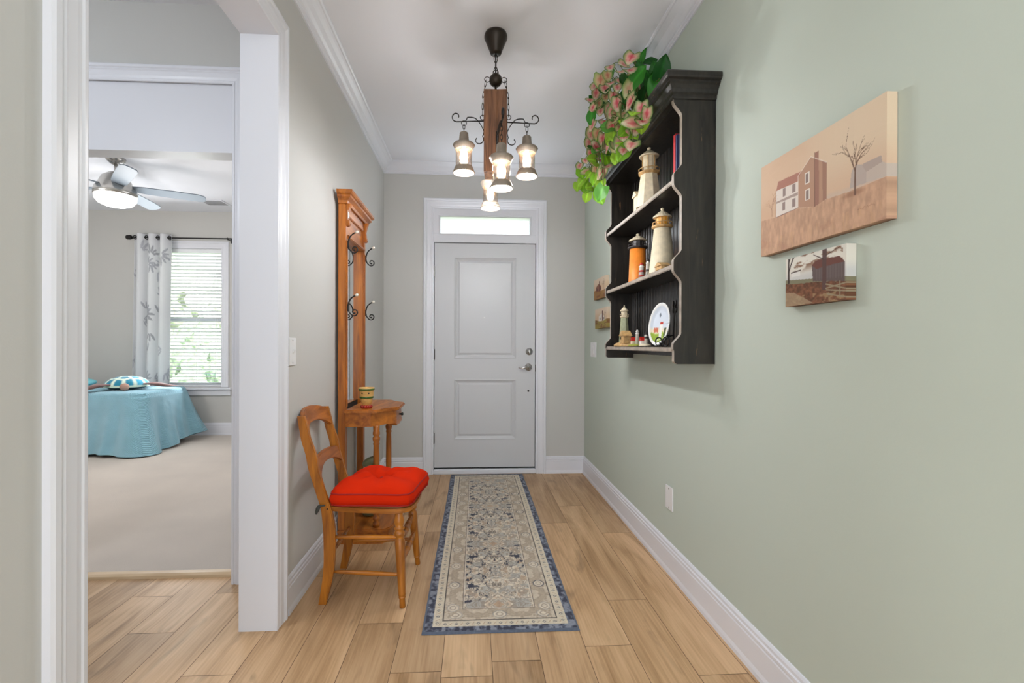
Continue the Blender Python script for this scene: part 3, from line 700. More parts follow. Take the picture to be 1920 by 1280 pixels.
# table
tp = [(TXF-.004, TY0-.018), (-.585, TY0-.018), (-.560, TY0-.006), (-.530, TY0+.05), (-.500, TY0+.085), (-.462, TY0+.115), (-.452, TY0+.14), (-.452, TY1-.14), (-.462, TY1-.115), (-.500, TY1-.085), (-.530, TY1-.05), (-.560, TY1+.006), (-.585, TY1+.018), (TXF-.004, TY1+.018)]
bm = B(); prism(bm, tp, 2, .765, .786, bev=.006); part('table_top', bm, M_htx, ht)
ap = [(TXF-.004, TY0+.008), (-.600, TY0+.008), (-.580, TY0+.03), (-.545, TY0+.075), (-.515, TY0+.105), (-.482, TY0+.13), (-.474, TY0+.15), (-.474, TY1-.15), (-.482, TY1-.13), (-.515, TY1-.105), (-.545, TY1-.075), (-.580, TY1-.03), (-.600, TY1-.008), (TXF-.004, TY1-.008)]
bm = B(); prism(bm, ap, 2, .685, .765)
prism(bm, [(TY0+.13, .685), (TY0+.155, .668), (TY0+.2, .672), (TY0+.243, .664), (TY1-.2, .672), (TY1-.155, .668), (TY1-.13, .685)], 0, -.520, -.472)
part('apron', bm, M_htx, ht)
bm = B(); lathe(bm, [(0, 0), (.006, 0), (.006, .01), (.011, .016), (.008, .024), (0, .026)], (-.472, 2.932, .725), (1, 0, 0), seg=14); part('drawer_knob', bm, M_iron, ht)
TL = [(.020, 0), (.020, .04), (.014, .055), (.022, .075), (.022, .09), (.014, .105), (.019, .13), (.014, .16), (.015, .20), (.019, .45), (.018, .70), (.016, .80), (.020, .815), (.016, .83), (.022, .86), (.022, .875), (.016, .89), (.021, .91), (.021, .925), (.018, .94), (.020, 1.0)]
for y in (TY0+.045, TY1-.045):
    bm = B(); turned(bm, (-.575, y, .088), (-.575, y, .690), TL); part('leg', bm, M_ht, ht)
bm = B()
bs = [(TXB, TY0), (-.520, TY0), (-.490, TY0+.03), (-.478, TY0+.08), (-.478, TY1-.08), (-.490, TY1-.03), (-.520, TY1), (TXB, TY1)]
prism(bm, bs, 2, .066, .088, bev=.006); prism(bm, [(x if x < -.7 else x-.012, y+(.01 if y < 2.9 else -.01)) for x, y in bs], 2, .0, .066)
part('base_shelf', bm, M_htx, ht)

# mug shaped planter on the table
M_cream = mat('cream_glaze', (218, 176, 104), .35, var=.12, vscale=60, coat=.3)
mg = thing('ceramic_pot', (-.640, 2.765, .786), 'small yellow ceramic pot with green bands and red foot on the hall tree table', 'pot')
c = (-.640, 2.765, .786)
bm = B(); lathe(bm, [(.028, .018), (.034, .05), (.041, .075), (.043, .112), (.046, .116), (.046, .124), (.041, .124), (.038, .08), (.026, .03), (0, .03)], c, seg=32); part('pot_body', bm, M_cream, mg)
M_gb = mat('green_glaze', (52, 92, 30), .3, coat=.4)
bm = B(); lathe(bm, [(.0440, .107), (.0475, .110), (.0475, .118), (.0440, .120), (.0440, .107)], c, seg=32); part('rim_band', bm, M_gb, mg)
bm = B(); lathe(bm, [(.038, .060), (.0415, .062), (.0420, .070), (.040, .072), (.038, .060)], c, seg=32); part('waist_band', bm, M_gb, mg)
bm = B()
for k in range(11):
    a = k*2*PI/11; ball(bm, (c[0]+.026*math.cos(a), c[1]+.026*math.sin(a), c[2]+.011), .0105, 10)
lathe(bm, [(0, 0), (.030, 0), (.030, .012), (.024, .02), (0, .02)], c, seg=24); part('foot', bm, mat('red_glaze', (160, 34, 22), .3, coat=.4, var=.4, vscale=60), mg, 'bumpy red foot')
for a in (-PI/2-.42, -PI/2+.52):
    bm = B(); ball(bm, (c[0]+.0425*math.cos(a), c[1]+.0425*math.sin(a), c[2]+.092), .0045, 10); part('dot', bm, M_black, mg)

# ceramic vase on the hall tree's base
M_olive = mat('olive_grey_glaze', (120, 124, 92), .35, var=.25, vscale=20, coat=.3)
vs_ = thing('ceramic_vase', (-.655, 2.93, .088), 'grey-green ceramic vase with leaf-shaped top standing on the base behind the turned legs', 'vase')
bm = B(); lathe(bm, [(0, 0), (.040, 0), (.060, .03), (.066, .09), (.055, .16), (.032, .23), (.022, .29), (.022, .32), (0, .32)], (-.655, 2.93, .088), seg=24); part('vase_body', bm, M_olive, vs_)
bm = B(); ball(bm, (-.652, 2.925, .425), .055, 18, (1.0, .35, .52), rot=Matrix.Rotation(-.45, 3, 'Y')); part('leaf_lid', bm, M_olive, vs_)

# ------------------------------------------------------------------ wall plates
def plate(name, c, nx, hy, hz, label, cat, kind):
    """flat plate on a side wall; nx is the direction it faces"""
    t = thing(name, (c[0], c[1], c[2]), label, cat)
    x0, x1 = (c[0], c[0]+.006) if nx > 0 else (c[0]-.006, c[0])
    bm = B(); box(bm, x0, x1, c[1]-hy, c[1]+hy, c[2]-hz, c[2]+hz, .002); part('cover_plate', bm, M_plate, t)
    f = c[0]+nx*.006
    if kind == 'toggle':
        bm = B(); prism(bm, [(f, c[2]-.011), (f+nx*.010, c[2]+.005), (f+nx*.010, c[2]+.010), (f, c[2]+.010)], 1, c[1]-.004, c[1]+.004); part('toggle', bm, M_plate, t)
    elif kind == 'rocker':
        bm = B(); box(bm, min(f, f+nx*.003), max(f, f+nx*.003), c[1]-.017, c[1]+.017, c[2]-.033, c[2]+.033, .001); part('rocker', bm, M_plate, t)
    for s in (-1, 1):
        bm = B(); lathe(bm, [(0, -.001), (.0035, -.001), (.0035, .0006), (0, .001)], (f, c[1], c[2]+s*hz*.8), (nx, 0, 0), seg=8); part('screw', bm, M_nickel, t)
plate('light_switch', (XL, 2.062, 1.135), 1, .040, .062, 'white toggle switch plate on the left wall beside the cased opening', 'switch', 'toggle')
plate('light_switch', (XR, 3.80, 1.13), -1, .085, .062, 'white wall plate at the far end of the green wall, below two little canvases', 'switch', 'rocker')
plate('wall_outlet', (XR, 2.298, .381), -1, .042, .060, 'white cover plate low on the green wall above the baseboard', 'outlet', 'blank')

# ------------------------------------------------------------------ canvases
def canvas(name, y0, y1, z0, z1, th, fn, nu, nv, label, group=None):
    """gallery-wrapped canvas on the green wall; u runs from the far edge (y1) to the near edge (y0)"""
    Uc = np.linspace(0, 1, nu); Vc = np.linspace(0, 1, nv)
    U, V = np.meshgrid(Uc, Vc, indexing='ij'); C = fn(U, V)
    Yp = y1+(y0-y1)*U; Zp = z0+(z1-z0)*V; xf = XR-th
    cr = .003; X_ = np.full(U.shape, xf); 
    P = np.stack([X_, Yp, Zp], -1)
    # wrap one ring of points back to the wall on every side
    P = np.pad(P, ((1, 1), (1, 1), (0, 0)), mode='edge'); C = np.pad(C, ((1, 1), (1, 1), (0, 0)), mode='edge')
    P[0, :, 0] = XR-.001; P[-1, :, 0] = XR-.001; P[:, 0, 0] = XR-.001; P[:, -1, 0] = XR-.001
    C = C.copy(); C[:, 0] *= .6
    P = np.pad(P, ((0, 0), (0, 0), (0, 0)))
    o = gridmesh(name, P, srgb(C), attrmat('printed_canvas', rough=.7, bump=.15, bscale=900, spec=.25), origin=(XR-.001, (y0+y1)/2, z0))
    for p in o.data.polygons: p.use_smooth = False
    return tag(o, label, 'picture', group)
def seg(C, U, V, a, b, w0, w1, col, asp, k=1.0):
    d, t = nearseg(U, V, a, b, asp); return mixc(C, np.array(col, float), (1-sm(d, (w0+(w1-w0)*t)*.7, (w0+(w1-w0)*t)*1.3+.001))*k)
def tree_(C, U, V, base, h, col, asp, seed, w=.010, k=.9):
    rr = random.Random(seed)
    def br(C, p, a, L_, w_, d):
        q = (p[0]+math.cos(a)*L_/asp, p[1]+math.sin(a)*L_); C = seg(C, U, V, p, q, w_, w_*.6, col, asp, k)
        if d > 0:
            for j in range(3 if d > 2 else 2): C = br(C, q if j else ((p[0]+q[0])/2, (p[1]+q[1])/2), a+rr.uniform(-.75, .75), L_*rr.uniform(.55, .8), w_*.55, d-1)
        return C
    return br(C, base, PI/2, h*.38, w, 4)
def farm(U, V):
    asp = 1.58
    C = np.ones(U.shape+(3,))*np.array([214, 184, 156.])
    C = mixc(C, np.array([224, 204, 176.]), sm(V, .35, .75)*sm(U, .2, .8)*.8); C = mixc(C, np.array([204, 166, 136.]), sm(fbm(U*3, V*4, 5), .4, .7)*.5*(U < .6))
    hor = np.interp(U, [0, .16, .37, .52, .61, .81, 1], [.40, .375, .37, .32, .345, .328, .33])
    C = mixc(C, np.array([196, 182, 172.]), sm(-np.abs(V-hor-.03+fbm(U*14, U*0, 3)*.05), -.05, 0)*.5*(U > .6))
    gr = np.array([198, 160, 132.])*(1+.12*(fbm(U*60, V*14, 9)-.5)[..., None]*2)
    C = np.where((V < hor)[..., None], gr, C); C = mixc(C, np.array([166, 124, 104.]), (V < hor)*sm(fbm(U*7, V*9, 19), .55, .75)*.45)
    C = mixc(C, np.array([214, 172, 132.]), (V < .16)*sm(fbm(U*90, V*8, 29), .5, .7)*.4)
    g_ = np.array([176, 166, 162.])
    C = mixc(C, g_, inpoly(U, V, [(.776, .354), (.787, .499), (.821, .534), (.854, .513), (.88, .434), (.88, .347)])*.75)
    C = mixc(C, np.array([170, 156, 150.]), inpoly(U, V, [(.854, .513), (.969, .516), (.976, .461), (.88, .434)])*.8)
    C = mixc(C, np.array([192, 182, 174.]), inpoly(U, V, [(.88, .434), (.976, .461), (1.01, .426), (1.01, .334), (.88, .347)])*.75)
    C = mixc(C, np.array([182, 144, 120.]), inpoly(U, V, [(.374, .377), (.373, .694), (.483, .817), (.609, .687), (.61, .347), (.519, .32)])*.95)
    C = mixc(C, np.array([150, 112, 96.]), inpoly(U, V, [(.575, .72), (.609, .687), (.61, .347), (.58, .345)])*.6)
    C = mixc(C, np.array([226, 216, 206.]), inpoly(U, V, [(.161, .371), (.16, .66), (.373, .64), (.374, .377)])*.95)
    C = mixc(C, np.array([172, 120, 104.]), inpoly(U, V, [(.162, .655), (.183, .742), (.401, .728), (.373, .64)])*.9)
    C = mixc(C, np.array([160, 140, 130.]), inpoly(U, V, [(.16, .535), (.374, .536), (.374, .506), (.161, .516)])*.8)
    C = mixc(C, np.array([158, 116, 100.]), inpoly(U, V, [(.517, .321), (.515, .835), (.547, .833), (.551, .332)])*.9)
    for a, b in (((.373, .694), (.483, .817)), ((.483, .817), (.609, .687)), ((.373, .694), (.374, .377)), ((.16, .66), (.161, .371)), ((.161, .371), (.374, .377)), ((.517, .321), (.515, .835))):
        C = seg(C, U, V, a, b, .003, .003, (236, 226, 214) if a[1] > .69 else (120, 90, 78), asp, .8)
    for x, z in ((.452, .629), (.455, .468)):
        C = mixc(C, np.array([232, 224, 214.]), inpoly(U, V, [(x-.02, z-.055), (x-.02, z+.055), (x+.02, z+.055), (x+.02, z-.055)])*.9)
        C = mixc(C, np.array([122, 104, 98.]), inpoly(U, V, [(x-.011, z-.045), (x-.011, z+.045), (x+.011, z+.045), (x+.011, z-.045)])*.8)
    for x, z in ((.334, .598), (.242, .605), (.334, .452), (.239, .459)): C = mixc(C, np.array([128, 108, 104.]), inpoly(U, V, [(x-.014, z-.045), (x-.014, z+.04), (x+.014, z+.04), (x+.014, z-.045)])*.75)
    C = mixc(C, np.array([150, 108, 84.]), sm(-np.hypot((U-.80)/.10, (V-.30)/.035), -1, -.3)*.5)
    C = tree_(C, U, V, (.81, .29), .52, (110, 84, 70), asp, 12); C = tree_(C, U, V, (.118, .40), .24, (150, 108, 88), asp, 5, .004, .6)
    for k in range(9): C = seg(C, U, V, (.83+.012*k, .147+.006*(k % 2)), (.838+.012*k, .153-.008*(k % 3)), .0012, .0012, (140, 98, 76), asp, .7)
    return C
def barn(U, V):
    asp = 1.58
    C = np.ones(U.shape+(3,))*np.array([222, 218, 206.]); C = mixc(C, np.array([180, 184, 190.]), sm(V, .75, .5)*.5)
    C = mixc(C, np.array([126, 92, 70.]), sm(fbm(U*9, V*12, 4), .50, .62)*sm(V, .62, .82)*(np.abs(U-.55) < .40)*.85)
    hor = np.interp(U, [0, .49, 1], [.54, .47, .40])
    C = mixc(C, np.array([120, 116, 88.]), (V < hor+.02)*.9)
    C = mixc(C, np.array([98, 84, 82.]), inpoly(U, V, [(.492, .437), (.475, .754), (.547, .831), (.898, .809), (.978, .683), (.975, .337)])*.95)
    C = mixc(C, np.array([112, 70, 60.]), inpoly(U, V, [(.475, .754), (.547, .831), (.898, .809), (.978, .683), (.72, .68), (.55, .66)])*.9)
    C = mixc(C, np.array([126, 116, 114.]), (sm(np.sin(U*150), .3, .9))*inpoly(U, V, [(.55, .66), (.978, .683), (.975, .40), (.55, .45)])*.35)
    gr = np.array([116, 78, 56.])*(1+.35*(fbm(U*26, V*22, 8)-.5)[..., None]*2)
    C = np.where((V < hor-.08+.05*fbm(U*9, U*0, 2))[..., None], gr, C); C = mixc(C, np.array([170, 150, 110.]), sm(fbm(U*18, V*14, 6), .5, .62)*(V < .2)*.6)
    C = mixc(C, np.array([176, 156, 126.]), inpoly(U, V, [(0, .298), (.16, .27), (.282, .184), (.499, .013), (0, .0)])*.7)
    C = mixc(C, np.array([226, 224, 218.]), inpoly(U, V, [(.119, .60), (.119, .682), (.269, .683), (.275, .60)])*.8); C = seg(C, U, V, (.11, .69), (.28, .71), .012, .012, (70, 56, 52), asp, .9)
    C = mixc(C, np.array([92, 70, 66.]), inpoly(U, V, [(.645, .242), (.642, 1.02), (.711, 1.02), (.704, .231)])*.95)
    C = tree_(C, U, V, (.06, .5), 1.1, (56, 44, 42), asp, 3, .028); C = seg(C, U, V, (.66, .82), (.50, .95), .012, .006, (80, 62, 56), asp); C = seg(C, U, V, (.70, .88), (.90, .97), .010, .005, (90, 70, 60), asp)
    for a, b in (((.70, .34), (1.0, .20)), ((.71, .23), (1.0, .16)), ((.70, .26), (1.0, .31)), ((.72, .15), (1.0, .05)), ((.909, .067), (.908, .351))): C = seg(C, U, V, a, b, .012, .012, (150, 138, 112), asp)
    return C
def mini(seed):
    def f(U, V):
        asp = 1.6; C = np.ones(U.shape+(3,))*np.array([206, 180, 150.]); C = mixc(C, np.array([222, 206, 186.]), sm(V, .5, .9)*.7)
        h = .40+.06*np.sin(U*5+seed); C = np.where((V < h)[..., None], np.array([150, 112, 66.]) if seed == 1 else np.array([150, 134, 72.]), C)
        C = mixc(C, np.array([120, 74, 56.]), (V < h)*sm(fbm(U*7, V*8, seed), .5, .65)*.7)
        x = .25+.3*seed/2
        C = mixc(C, np.array([130, 84, 70.]) if seed == 1 else np.array([222, 216, 206.]), inpoly(U, V, [(x-.22, .36), (x-.22, .6), (x, .74), (x+.24, .58), (x+.24, .36)])*.9)
        C = mixc(C, np.array([96, 62, 54.]), inpoly(U, V, [(x+.05, .36), (x+.05, .86), (x+.12, .86), (x+.12, .36)])*.9)
        for k in (-.12, .18): C = mixc(C, np.array([70, 60, 60.]), inpoly(U, V, [(x+k-.03, .42), (x+k-.03, .54), (x+k+.03, .54), (x+k+.03, .42)])*.9)
        return tree_(C, U, V, (.82, .38), .5, (90, 66, 54), asp, seed+4, .012)
    return f
canvas('canvas_print', 1.040, 1.516, 1.474, 1.779, .028, farm, 300, 190, 'large sepia canvas of a farmhouse and bare tree on the green wall', 'canvas prints on the green wall')
canvas('canvas_print', 1.156, 1.392, 1.291, 1.4405, .028, barn, 190, 120, 'small canvas of a dark barn and split-rail fence under the large sepia canvas', 'canvas prints on the green wall')
canvas('canvas_print', 3.36, 3.685, 1.535, 1.695, .030, mini(1), 110, 60, 'upper of two little canvases behind the far side of the black wall shelf', 'canvas prints on the green wall')
canvas('canvas_print', 3.32, 3.650, 1.300, 1.455, .030, mini(2), 110, 60, 'lower of two little canvases behind the far side of the black wall shelf', 'canvas prints on the green wall')

# ------------------------------------------------------------------ black wall shelf
def distressed():
    m = wood('black_brown_stain', (18, 15, 13), (46, 40, 34), 0.38, axis=2, scale=14, coat=.25, bump=.15)
    nt = m.node_tree; N = nt.nodes; L = nt.links; p = N['Principled BSDF']; src = p.inputs['Base Color'].links[0].from_socket
    tc = N.new('ShaderNodeTexCoord'); mp = N.new('ShaderNodeMapping'); mp.inputs['Scale'].default_value = (60, 60, 7); L.new(tc.outputs['Object'], mp.inputs[0])
    n = N.new('ShaderNodeTexNoise'); n.inputs['Scale'].default_value = 1.2; n.inputs['Detail'].default_value = 6; L.new(mp.outputs[0], n.inputs[0])
    r = N.new('ShaderNodeMapRange'); r.inputs[1].default_value = .69; r.inputs[2].default_value = .74; L.new(n.outputs[0], r.inputs[0])
    mx = N.new('ShaderNodeMix'); mx.data_type = 'RGBA'; L.new(r.outputs[0], mx.inputs[0]); L.new(src, mx.inputs[6]); mx.inputs[7].default_value = RGB(112, 84, 56)
    L.new(mx.outputs[2], p.inputs['Base Color']); return m
M_blk = distressed()
M_edge = mat('worn_highlit_edge', (166, 154, 140), .4, var=.25, vscale=30)  # worn tan greyed lighter, a specular highlight put into the colour
SY0, SY1 = 1.862, 2.860; SXB = XR-.002
sh = thing('wall_shelf', (XR, 2.36, 1.09), 'large distressed black wall shelf with scalloped sides hung on the green wall', 'shelf')
ztop = [1.160, 1.512, 1.872]
def front(z):
    f = .868
    for zt in ztop:
        d = z-(zt-.012)
        if d >= 0: k = 1-min(1, max(0, (d-.022)/.050))
        else: k = 1-min(1, max(0, (-d-.014)/.055))
        k = k*k*(3-2*k); f = min(f, .868-.034*k)
    if z < 1.15: f = .838
    if z > 2.13: k = min(1, (z-2.13)/.06); k = k*k*(3-2*k); f = min(f, .868-.036*k)
    return f
zz = list(np.linspace(1.10, 2.215, 150))
outl = [(.850, 1.090), (.843, 1.094)]+[(front(z), z) for z in zz]+[(SXB, 2.215), (SXB, 1.090)]
for a, b in ((SY0, SY0+.022), (SY1-.022, SY1)):
    bm = B(); prism(bm, outl, 1, a, b)
    for f in bm.faces:
        n_ = f.normal; f.normal_update()
        c_ = f.calc_center_median()
        if c_.x < .872 and len(f.verts) == 4 and abs(f.normal.y) < .5: f.material_index = 1
    part('side_panel', bm, [M_blk, M_edge], sh)
for k, zt in enumerate(ztop):
    bm = B(); box(bm, .838, SXB-.012, SY0+.022, SY1-.022, zt-.020, zt, .003)
    for f in bm.faces:
        if f.calc_center_median().x < .842: f.material_index = 1
    part('shelf_board', bm, [M_blk, M_edge], sh)
bm = B(); y = SY0+.022
while y < SY1-.023:
    y1_ = min(y+.040, SY1-.022); x = SXB-.010
    prism(bm, [(x+.010, y), (x+.003, y), (x, y+.003), (x, y1_-.010), (x+.003, y1_-.008), (x-.001, y1_-.005), (x+.003, y1_-.001), (x+.010, y1_)], 2, 1.115, 2.215); y = y1_
part('beadboard_back', bm, M_blk, sh)
bm = B(); box(bm, .850, SXB-.012, SY0+.022, SY1-.022, 2.185, 2.215); part('top_board', bm, M_blk, sh)
bm = B(); box(bm, SXB-.030, SXB-.011, SY0+.022, SY1-.022, 1.118, 1.140); part('bottom_rail', bm, M_blk, sh)
cp = [(-.02, 0), (.004, 0), (.008, .006), (.008, .016), (.016, .022), (.020, .034), (.030, .048), (.038, .054), (.038, .062), (.048, .066), (.052, .072), (.052, .088), (.048, .094), (-.02, .094)]
bm = B(); sweep(bm, [(SXB, SY0, 2.198), (.834, SY0, 2.198), (.834, SY1, 2.198), (SXB, SY1, 2.198)], cp, (0, 0, 1), side=1)
box(bm, .84, SXB, SY0+.01, SY1-.01, 2.270, 2.290)
part('crown_moulding', bm, M_blk, sh)

# ------------------------------------------------------------------ lighthouses and figurines
M_ivory = mat('ivory_resin', (222, 208, 178), .5, var=.1, vscale=50)
M_white = mat('white_resin', (236, 232, 222), .45)
M_orange = mat('orange_resin', (232, 134, 44), .5, var=.12, vscale=40)
M_tan = mat('tan_resin', (196, 158, 104), .6, var=.25, vscale=60)
M_grnres = mat('grey_green_resin', (156, 160, 128), .5, var=.15, vscale=50)
M_redres = mat('red_resin', (178, 44, 34), .4)
M_amber = mat('amber_lantern', (222, 160, 60), .3)
M_dkroof = mat('dark_roof', (52, 46, 44), .4)
M_grass = mat('green_base', (150, 150, 60), .7, var=.3, vscale=60)
def lighthouse(loc, h, rb, rt, mt, mroof, mlamp, mgal, label, seg=24, sides=None, extra=None, tf=.68, lf=.13):
    t = thing('lighthouse', loc, label, 'lighthouse figurine', 'lighthouse figurines on the black wall shelf')
    x, y, z = loc; sg = sides or seg
    th_ = h*tf
    bm = B(); lathe(bm, [(0, 0), (rb, 0), (rb*.98, .01*h), (rt, th_), (0, th_)], loc, seg=sg, smooth=not sides); part('tower', bm, mt, t)
    bm = B(); lathe(bm, [(0, th_), (rt*1.05, th_), (rt*1.28, th_+.02*h), (rt*1.28, th_+.04*h), (0, th_+.04*h)], loc, seg=sg, smooth=not sides); part('gallery', bm, mgal, t)
    bm = B(); R_ = rt*1.2
    ring(bm, (x, y, z+th_+.085*h), R_, h*.006, (0, 0, 1), 16)
    for k in range(10):
        a = 2*PI*k/10; tube(bm, [(x+R_*math.cos(a), y+R_*math.sin(a), z+th_+.03*h), (x+R_*math.cos(a), y+R_*math.sin(a), z+th_+.085*h)], h*.004, 5)
    part('railing', bm, mgal, t)
    bm = B(); lathe(bm, [(0, th_+.04*h), (rt*.78, th_+.04*h), (rt*.78, th_+(.04+lf)*h), (0, th_+(.04+lf)*h)], loc, seg=12, smooth=False)
    for k in range(6):
        a = 2*PI*k/6; tube(bm, [(x+rt*.8*math.cos(a), y+rt*.8*math.sin(a), z+th_+.04*h), (x+rt*.8*math.cos(a), y+rt*.8*math.sin(a), z+th_+(.04+lf)*h)], h*.008, 5, mi=1)
    part('lamp_room', bm, [mlamp, mgal], t)
    bm = B(); k_ = lf-.13; lathe(bm, [(0, th_+(k_+.165)*h), (rt*1.12, th_+(k_+.165)*h), (rt*1.15, th_+(k_+.18)*h), (rt*.45, th_+(k_+.25)*h), (rt*.14, th_+(k_+.275)*h), (rt*.2, th_+(k_+.29)*h), (rt*.2, th_+(k_+.305)*h), (0, th_+(k_+.32)*h)], loc, seg=16, smooth=False); part('roof', bm, mroof, t)
    if extra: extra(t)
    return t
Z1, Z2, Z3 = ztop[2], ztop[1], ztop[0]
def ex1(t):
    bm = B(); box(bm, .845, .885, 2.325, 2.375, Z1, Z1+.075, .002); prism(bm, [(2.315, Z1+.075), (2.385, Z1+.075), (2.35, Z1+.105)], 0, .838, .892); part('lean_to', bm, M_ivory, t)
    for zc in (.12, .185):
        bm = B(); lathe(bm, [(0, 0), (.006, 0), (.006, .002), (0, .002)], (.845+zc*.09, 2.30-.02, Z1+zc), (-1, -.2, 0), seg=10); part('porthole', bm, M_dkroof, t)
lighthouse((.895, 2.29, Z1), .335, .068, .043, M_ivory, M_ivory, M_ivory, M_tan, 'tall ivory octagonal lighthouse figurine alone on the top shelf', sides=8, extra=ex1, tf=.50, lf=.24)
def ex2(t):
    for zc, dy in ((.03, 0), (.085, 0), (.135, 0)):
        bm = B(); box(bm, .858, .863, 2.515, 2.525, Z2+zc, Z2+zc+.012); part('window', bm, M_dkroof, t)
lighthouse((.905, 2.475, Z2), .275, .050, .042, M_orange, M_ivory, M_dkroof, M_dkroof, 'orange lighthouse figurine with black railing on the middle shelf')
def ex3(t):
    bm = B(); box(bm, .842, .880, 2.005, 2.075, Z2, Z2+.018, .002); prism(bm, [(2.00, Z2+.018), (2.08, Z2+.018), (2.04, Z2+.036)], 0, .838, .884); part('keeper_shed', bm, M_tan, t)
lighthouse((.900, 2.135, Z2), .315, .062, .038, M_ivory, M_ivory, M_amber, M_tan, 'large cream lighthouse figurine with amber lamp room on the middle shelf', extra=ex3)
def minil(loc, h, r, body, bands, top, label, base=None):
    t = thing('lighthouse', loc, label, 'lighthouse figurine', 'lighthouse figurines on the black wall shelf')
    bm = B(); lathe(bm, [(0, 0), (r, 0), (r*.72, h*.7), (r*.9, h*.72), (r*.9, h*.76), (r*.55, h*.77), (r*.55, h*.86), (0, h*.86)], loc, seg=16); part('tower', bm, body, t)
    bm = B(); lathe(bm, [(r*.75, h*.84), (r*.8, h*.86), (r*.1, h*.98), (0, h)], loc, seg=14); part('roof', bm, top, t)
    for a in bands:
        rr = r*(1-.28*a/.7)+.0006
        bm = B(); lathe(bm, [(rr-.002, h*a), (rr, h*a), (rr-.0005, h*(a+.1)), (rr-.003, h*(a+.1)), (rr-.002, h*a)], loc, seg=16); part('stripe', bm, top if top != M_white else M_dkroof, t)
    if base:
        bm = B(); lathe(bm, [(0, -.0), (base[0], 0), (base[0]*.95, .006), (base[0]*.5, .012), (0, .012)], (base[1], base[2], loc[2]), seg=18, sy=1.35); part('base', bm, base[3], t)
        bm = B(); hx, hy = base[1]-.004, base[2]+.026; box(bm, hx-.012, hx+.012, hy-.014, hy+.014, loc[2]+.008, loc[2]+.028); part('cottage', bm, base[4], t)
        bm = B(); prism(bm, [(hy-.018, loc[2]+.028), (hy+.018, loc[2]+.028), (hy, loc[2]+.048)], 0, hx-.014, hx+.014); part('cottage_roof', bm, M_redres, t)
    return t
minil((.875, 2.335, Z2), .090, .016, M_white, (.14, .42), M_redres, 'tiny white lighthouse with red stripes next to the orange lighthouse')
minil((.880, 2.262, Z2), .098, .012, M_white, (.30,), M_dkroof, 'tiny white and black lighthouse between the red-striped one and the large cream one')
# bottom shelf
def ex4(t):
    bm = B(); lathe(bm, [(0, 0), (.075, 0), (.078, .010), (.062, .020), (.040, .026), (0, .028)], (.890, 2.635, Z3), seg=20, sy=1.45, sx=.75); part('rock_base', bm, M_tan, t)
    bm = B(); box(bm, .852, .896, 2.545, 2.615, Z3+.018, Z3+.062, .002); prism(bm, [(2.538, Z3+.062), (2.622, Z3+.062), (2.58, Z3+.092)], 0, .848, .900); part('cottage', bm, M_tan, t)
    bm = B(); lathe(bm, [(0, 0), (.010, 0), (.010, .001), (0, .001)], (.851, 2.60, Z3+.05), (-1, 0, 0), seg=8); part('wreath', bm, mat('dark_green', (50, 60, 40), .7), t)
lighthouse((.895, 2.665, Z3+.012), .235, .034, .021, M_grnres, M_ivory, M_ivory, M_ivory, 'slim grey-green lighthouse figurine with a tan cottage at its foot on the bottom shelf', sides=8, extra=ex4)
minil((.872, 2.385, Z3+.004), .090, .012, M_white, (), M_white, 'small white lighthouse with a red-roofed cottage on an olive base, bottom shelf', (.040, .872, 2.405, M_grass, M_ivory))
minil((.872, 2.262, Z3+.004), .070, .010, M_white, (.55,), M_dkroof, 'smallest white lighthouse with a dark band on the bottom shelf, next to the oval plate', (.030, .872, 2.275, M_ivory, M_white))
# oval plate on an iron stand
pl = thing('oval_plate', (.90, 2.12, Z3), 'oval white plate painted with a lighthouse on a green hill, tilted in an iron stand', 'plate')
nr, na = 26, 64; U, V = np.meshgrid(np.linspace(0, 1, nr), np.linspace(0, 2*PI, na, endpoint=True), indexing='ij')
A_, B_ = .055, .105
lx = U*np.cos(V)*A_; lz = U*np.sin(V)*B_; dep = .010*sm(U, .62, 1.0)
nrm_ = Vector((-.80, -.55, .22)).normalized(); up_ = Vector((.0, 0, 1)); up_ = (up_-nrm_*up_.dot(nrm_)).normalized(); sd_ = up_.cross(nrm_)
c0 = Vector((.885, 2.12, Z3+.108))
P = np.stack([c0[i]+lx*sd_[i]+lz*up_[i]+dep*nrm_[i] for i in range(3)], -1)
C = np.ones(U.shape+(3,))*np.array([214, 222, 232.]); C = mixc(C, np.array([240, 224, 190.]), sm(lz, -.01, -.03)*.9)
C = mixc(C, np.array([150, 176, 60.]), sm(fbm(lx*60+5, lz*40, 3)*.03-lz, .055, .06)*1.)
C = mixc(C, np.array([240, 238, 230.]), (np.abs(lx-.008) < .007)*(lz > -.065)*(lz < .0)*1.); C = mixc(C, np.array([190, 60, 44.]), (np.abs(lx-.008) < .008)*(lz > .0)*(lz < .012)*1.)
C = mixc(C, np.array([196, 90, 60.]), (np.abs(lx+.018) < .012)*(np.abs(lz+.028) < .012)*.8); C = mixc(C, np.array([60, 76, 50.]), (np.abs(lx-.03) < .006)*(np.abs(lz+.04) < .022)*.9)
C = mixc(C, np.array([70, 80, 90.]), (np.hypot(lx+.005, (lz-.045)*.5) < .005)*.7)
C = mixc(C, np.array([236, 236, 232.]), (U > .86)*1.)
o = gridmesh('plate_dish', P, srgb(C), attrmat('painted_ceramic', rough=.2, spec=.5), parent=pl, solid=.004)
st = thing('plate_stand', (.93, 2.08, Z3), 'black scrolled wrought-iron easel stand behind the oval plate', 'stand')
def scroll(cx, cy, cz, R, turns, a0, sgn, pl_=(0, 1)):
    out = []
    for k in range(int(turns*10)+1):
        a = a0+sgn*k*2*PI/10; r_ = R*(1-.75*k/(turns*10)); out.append(Vector((cx+math.cos(a)*r_*(-.5), cy+math.cos(a)*r_*(-.85) if pl_ else cy, cz+math.sin(a)*r_)))
    return out
bm = B()
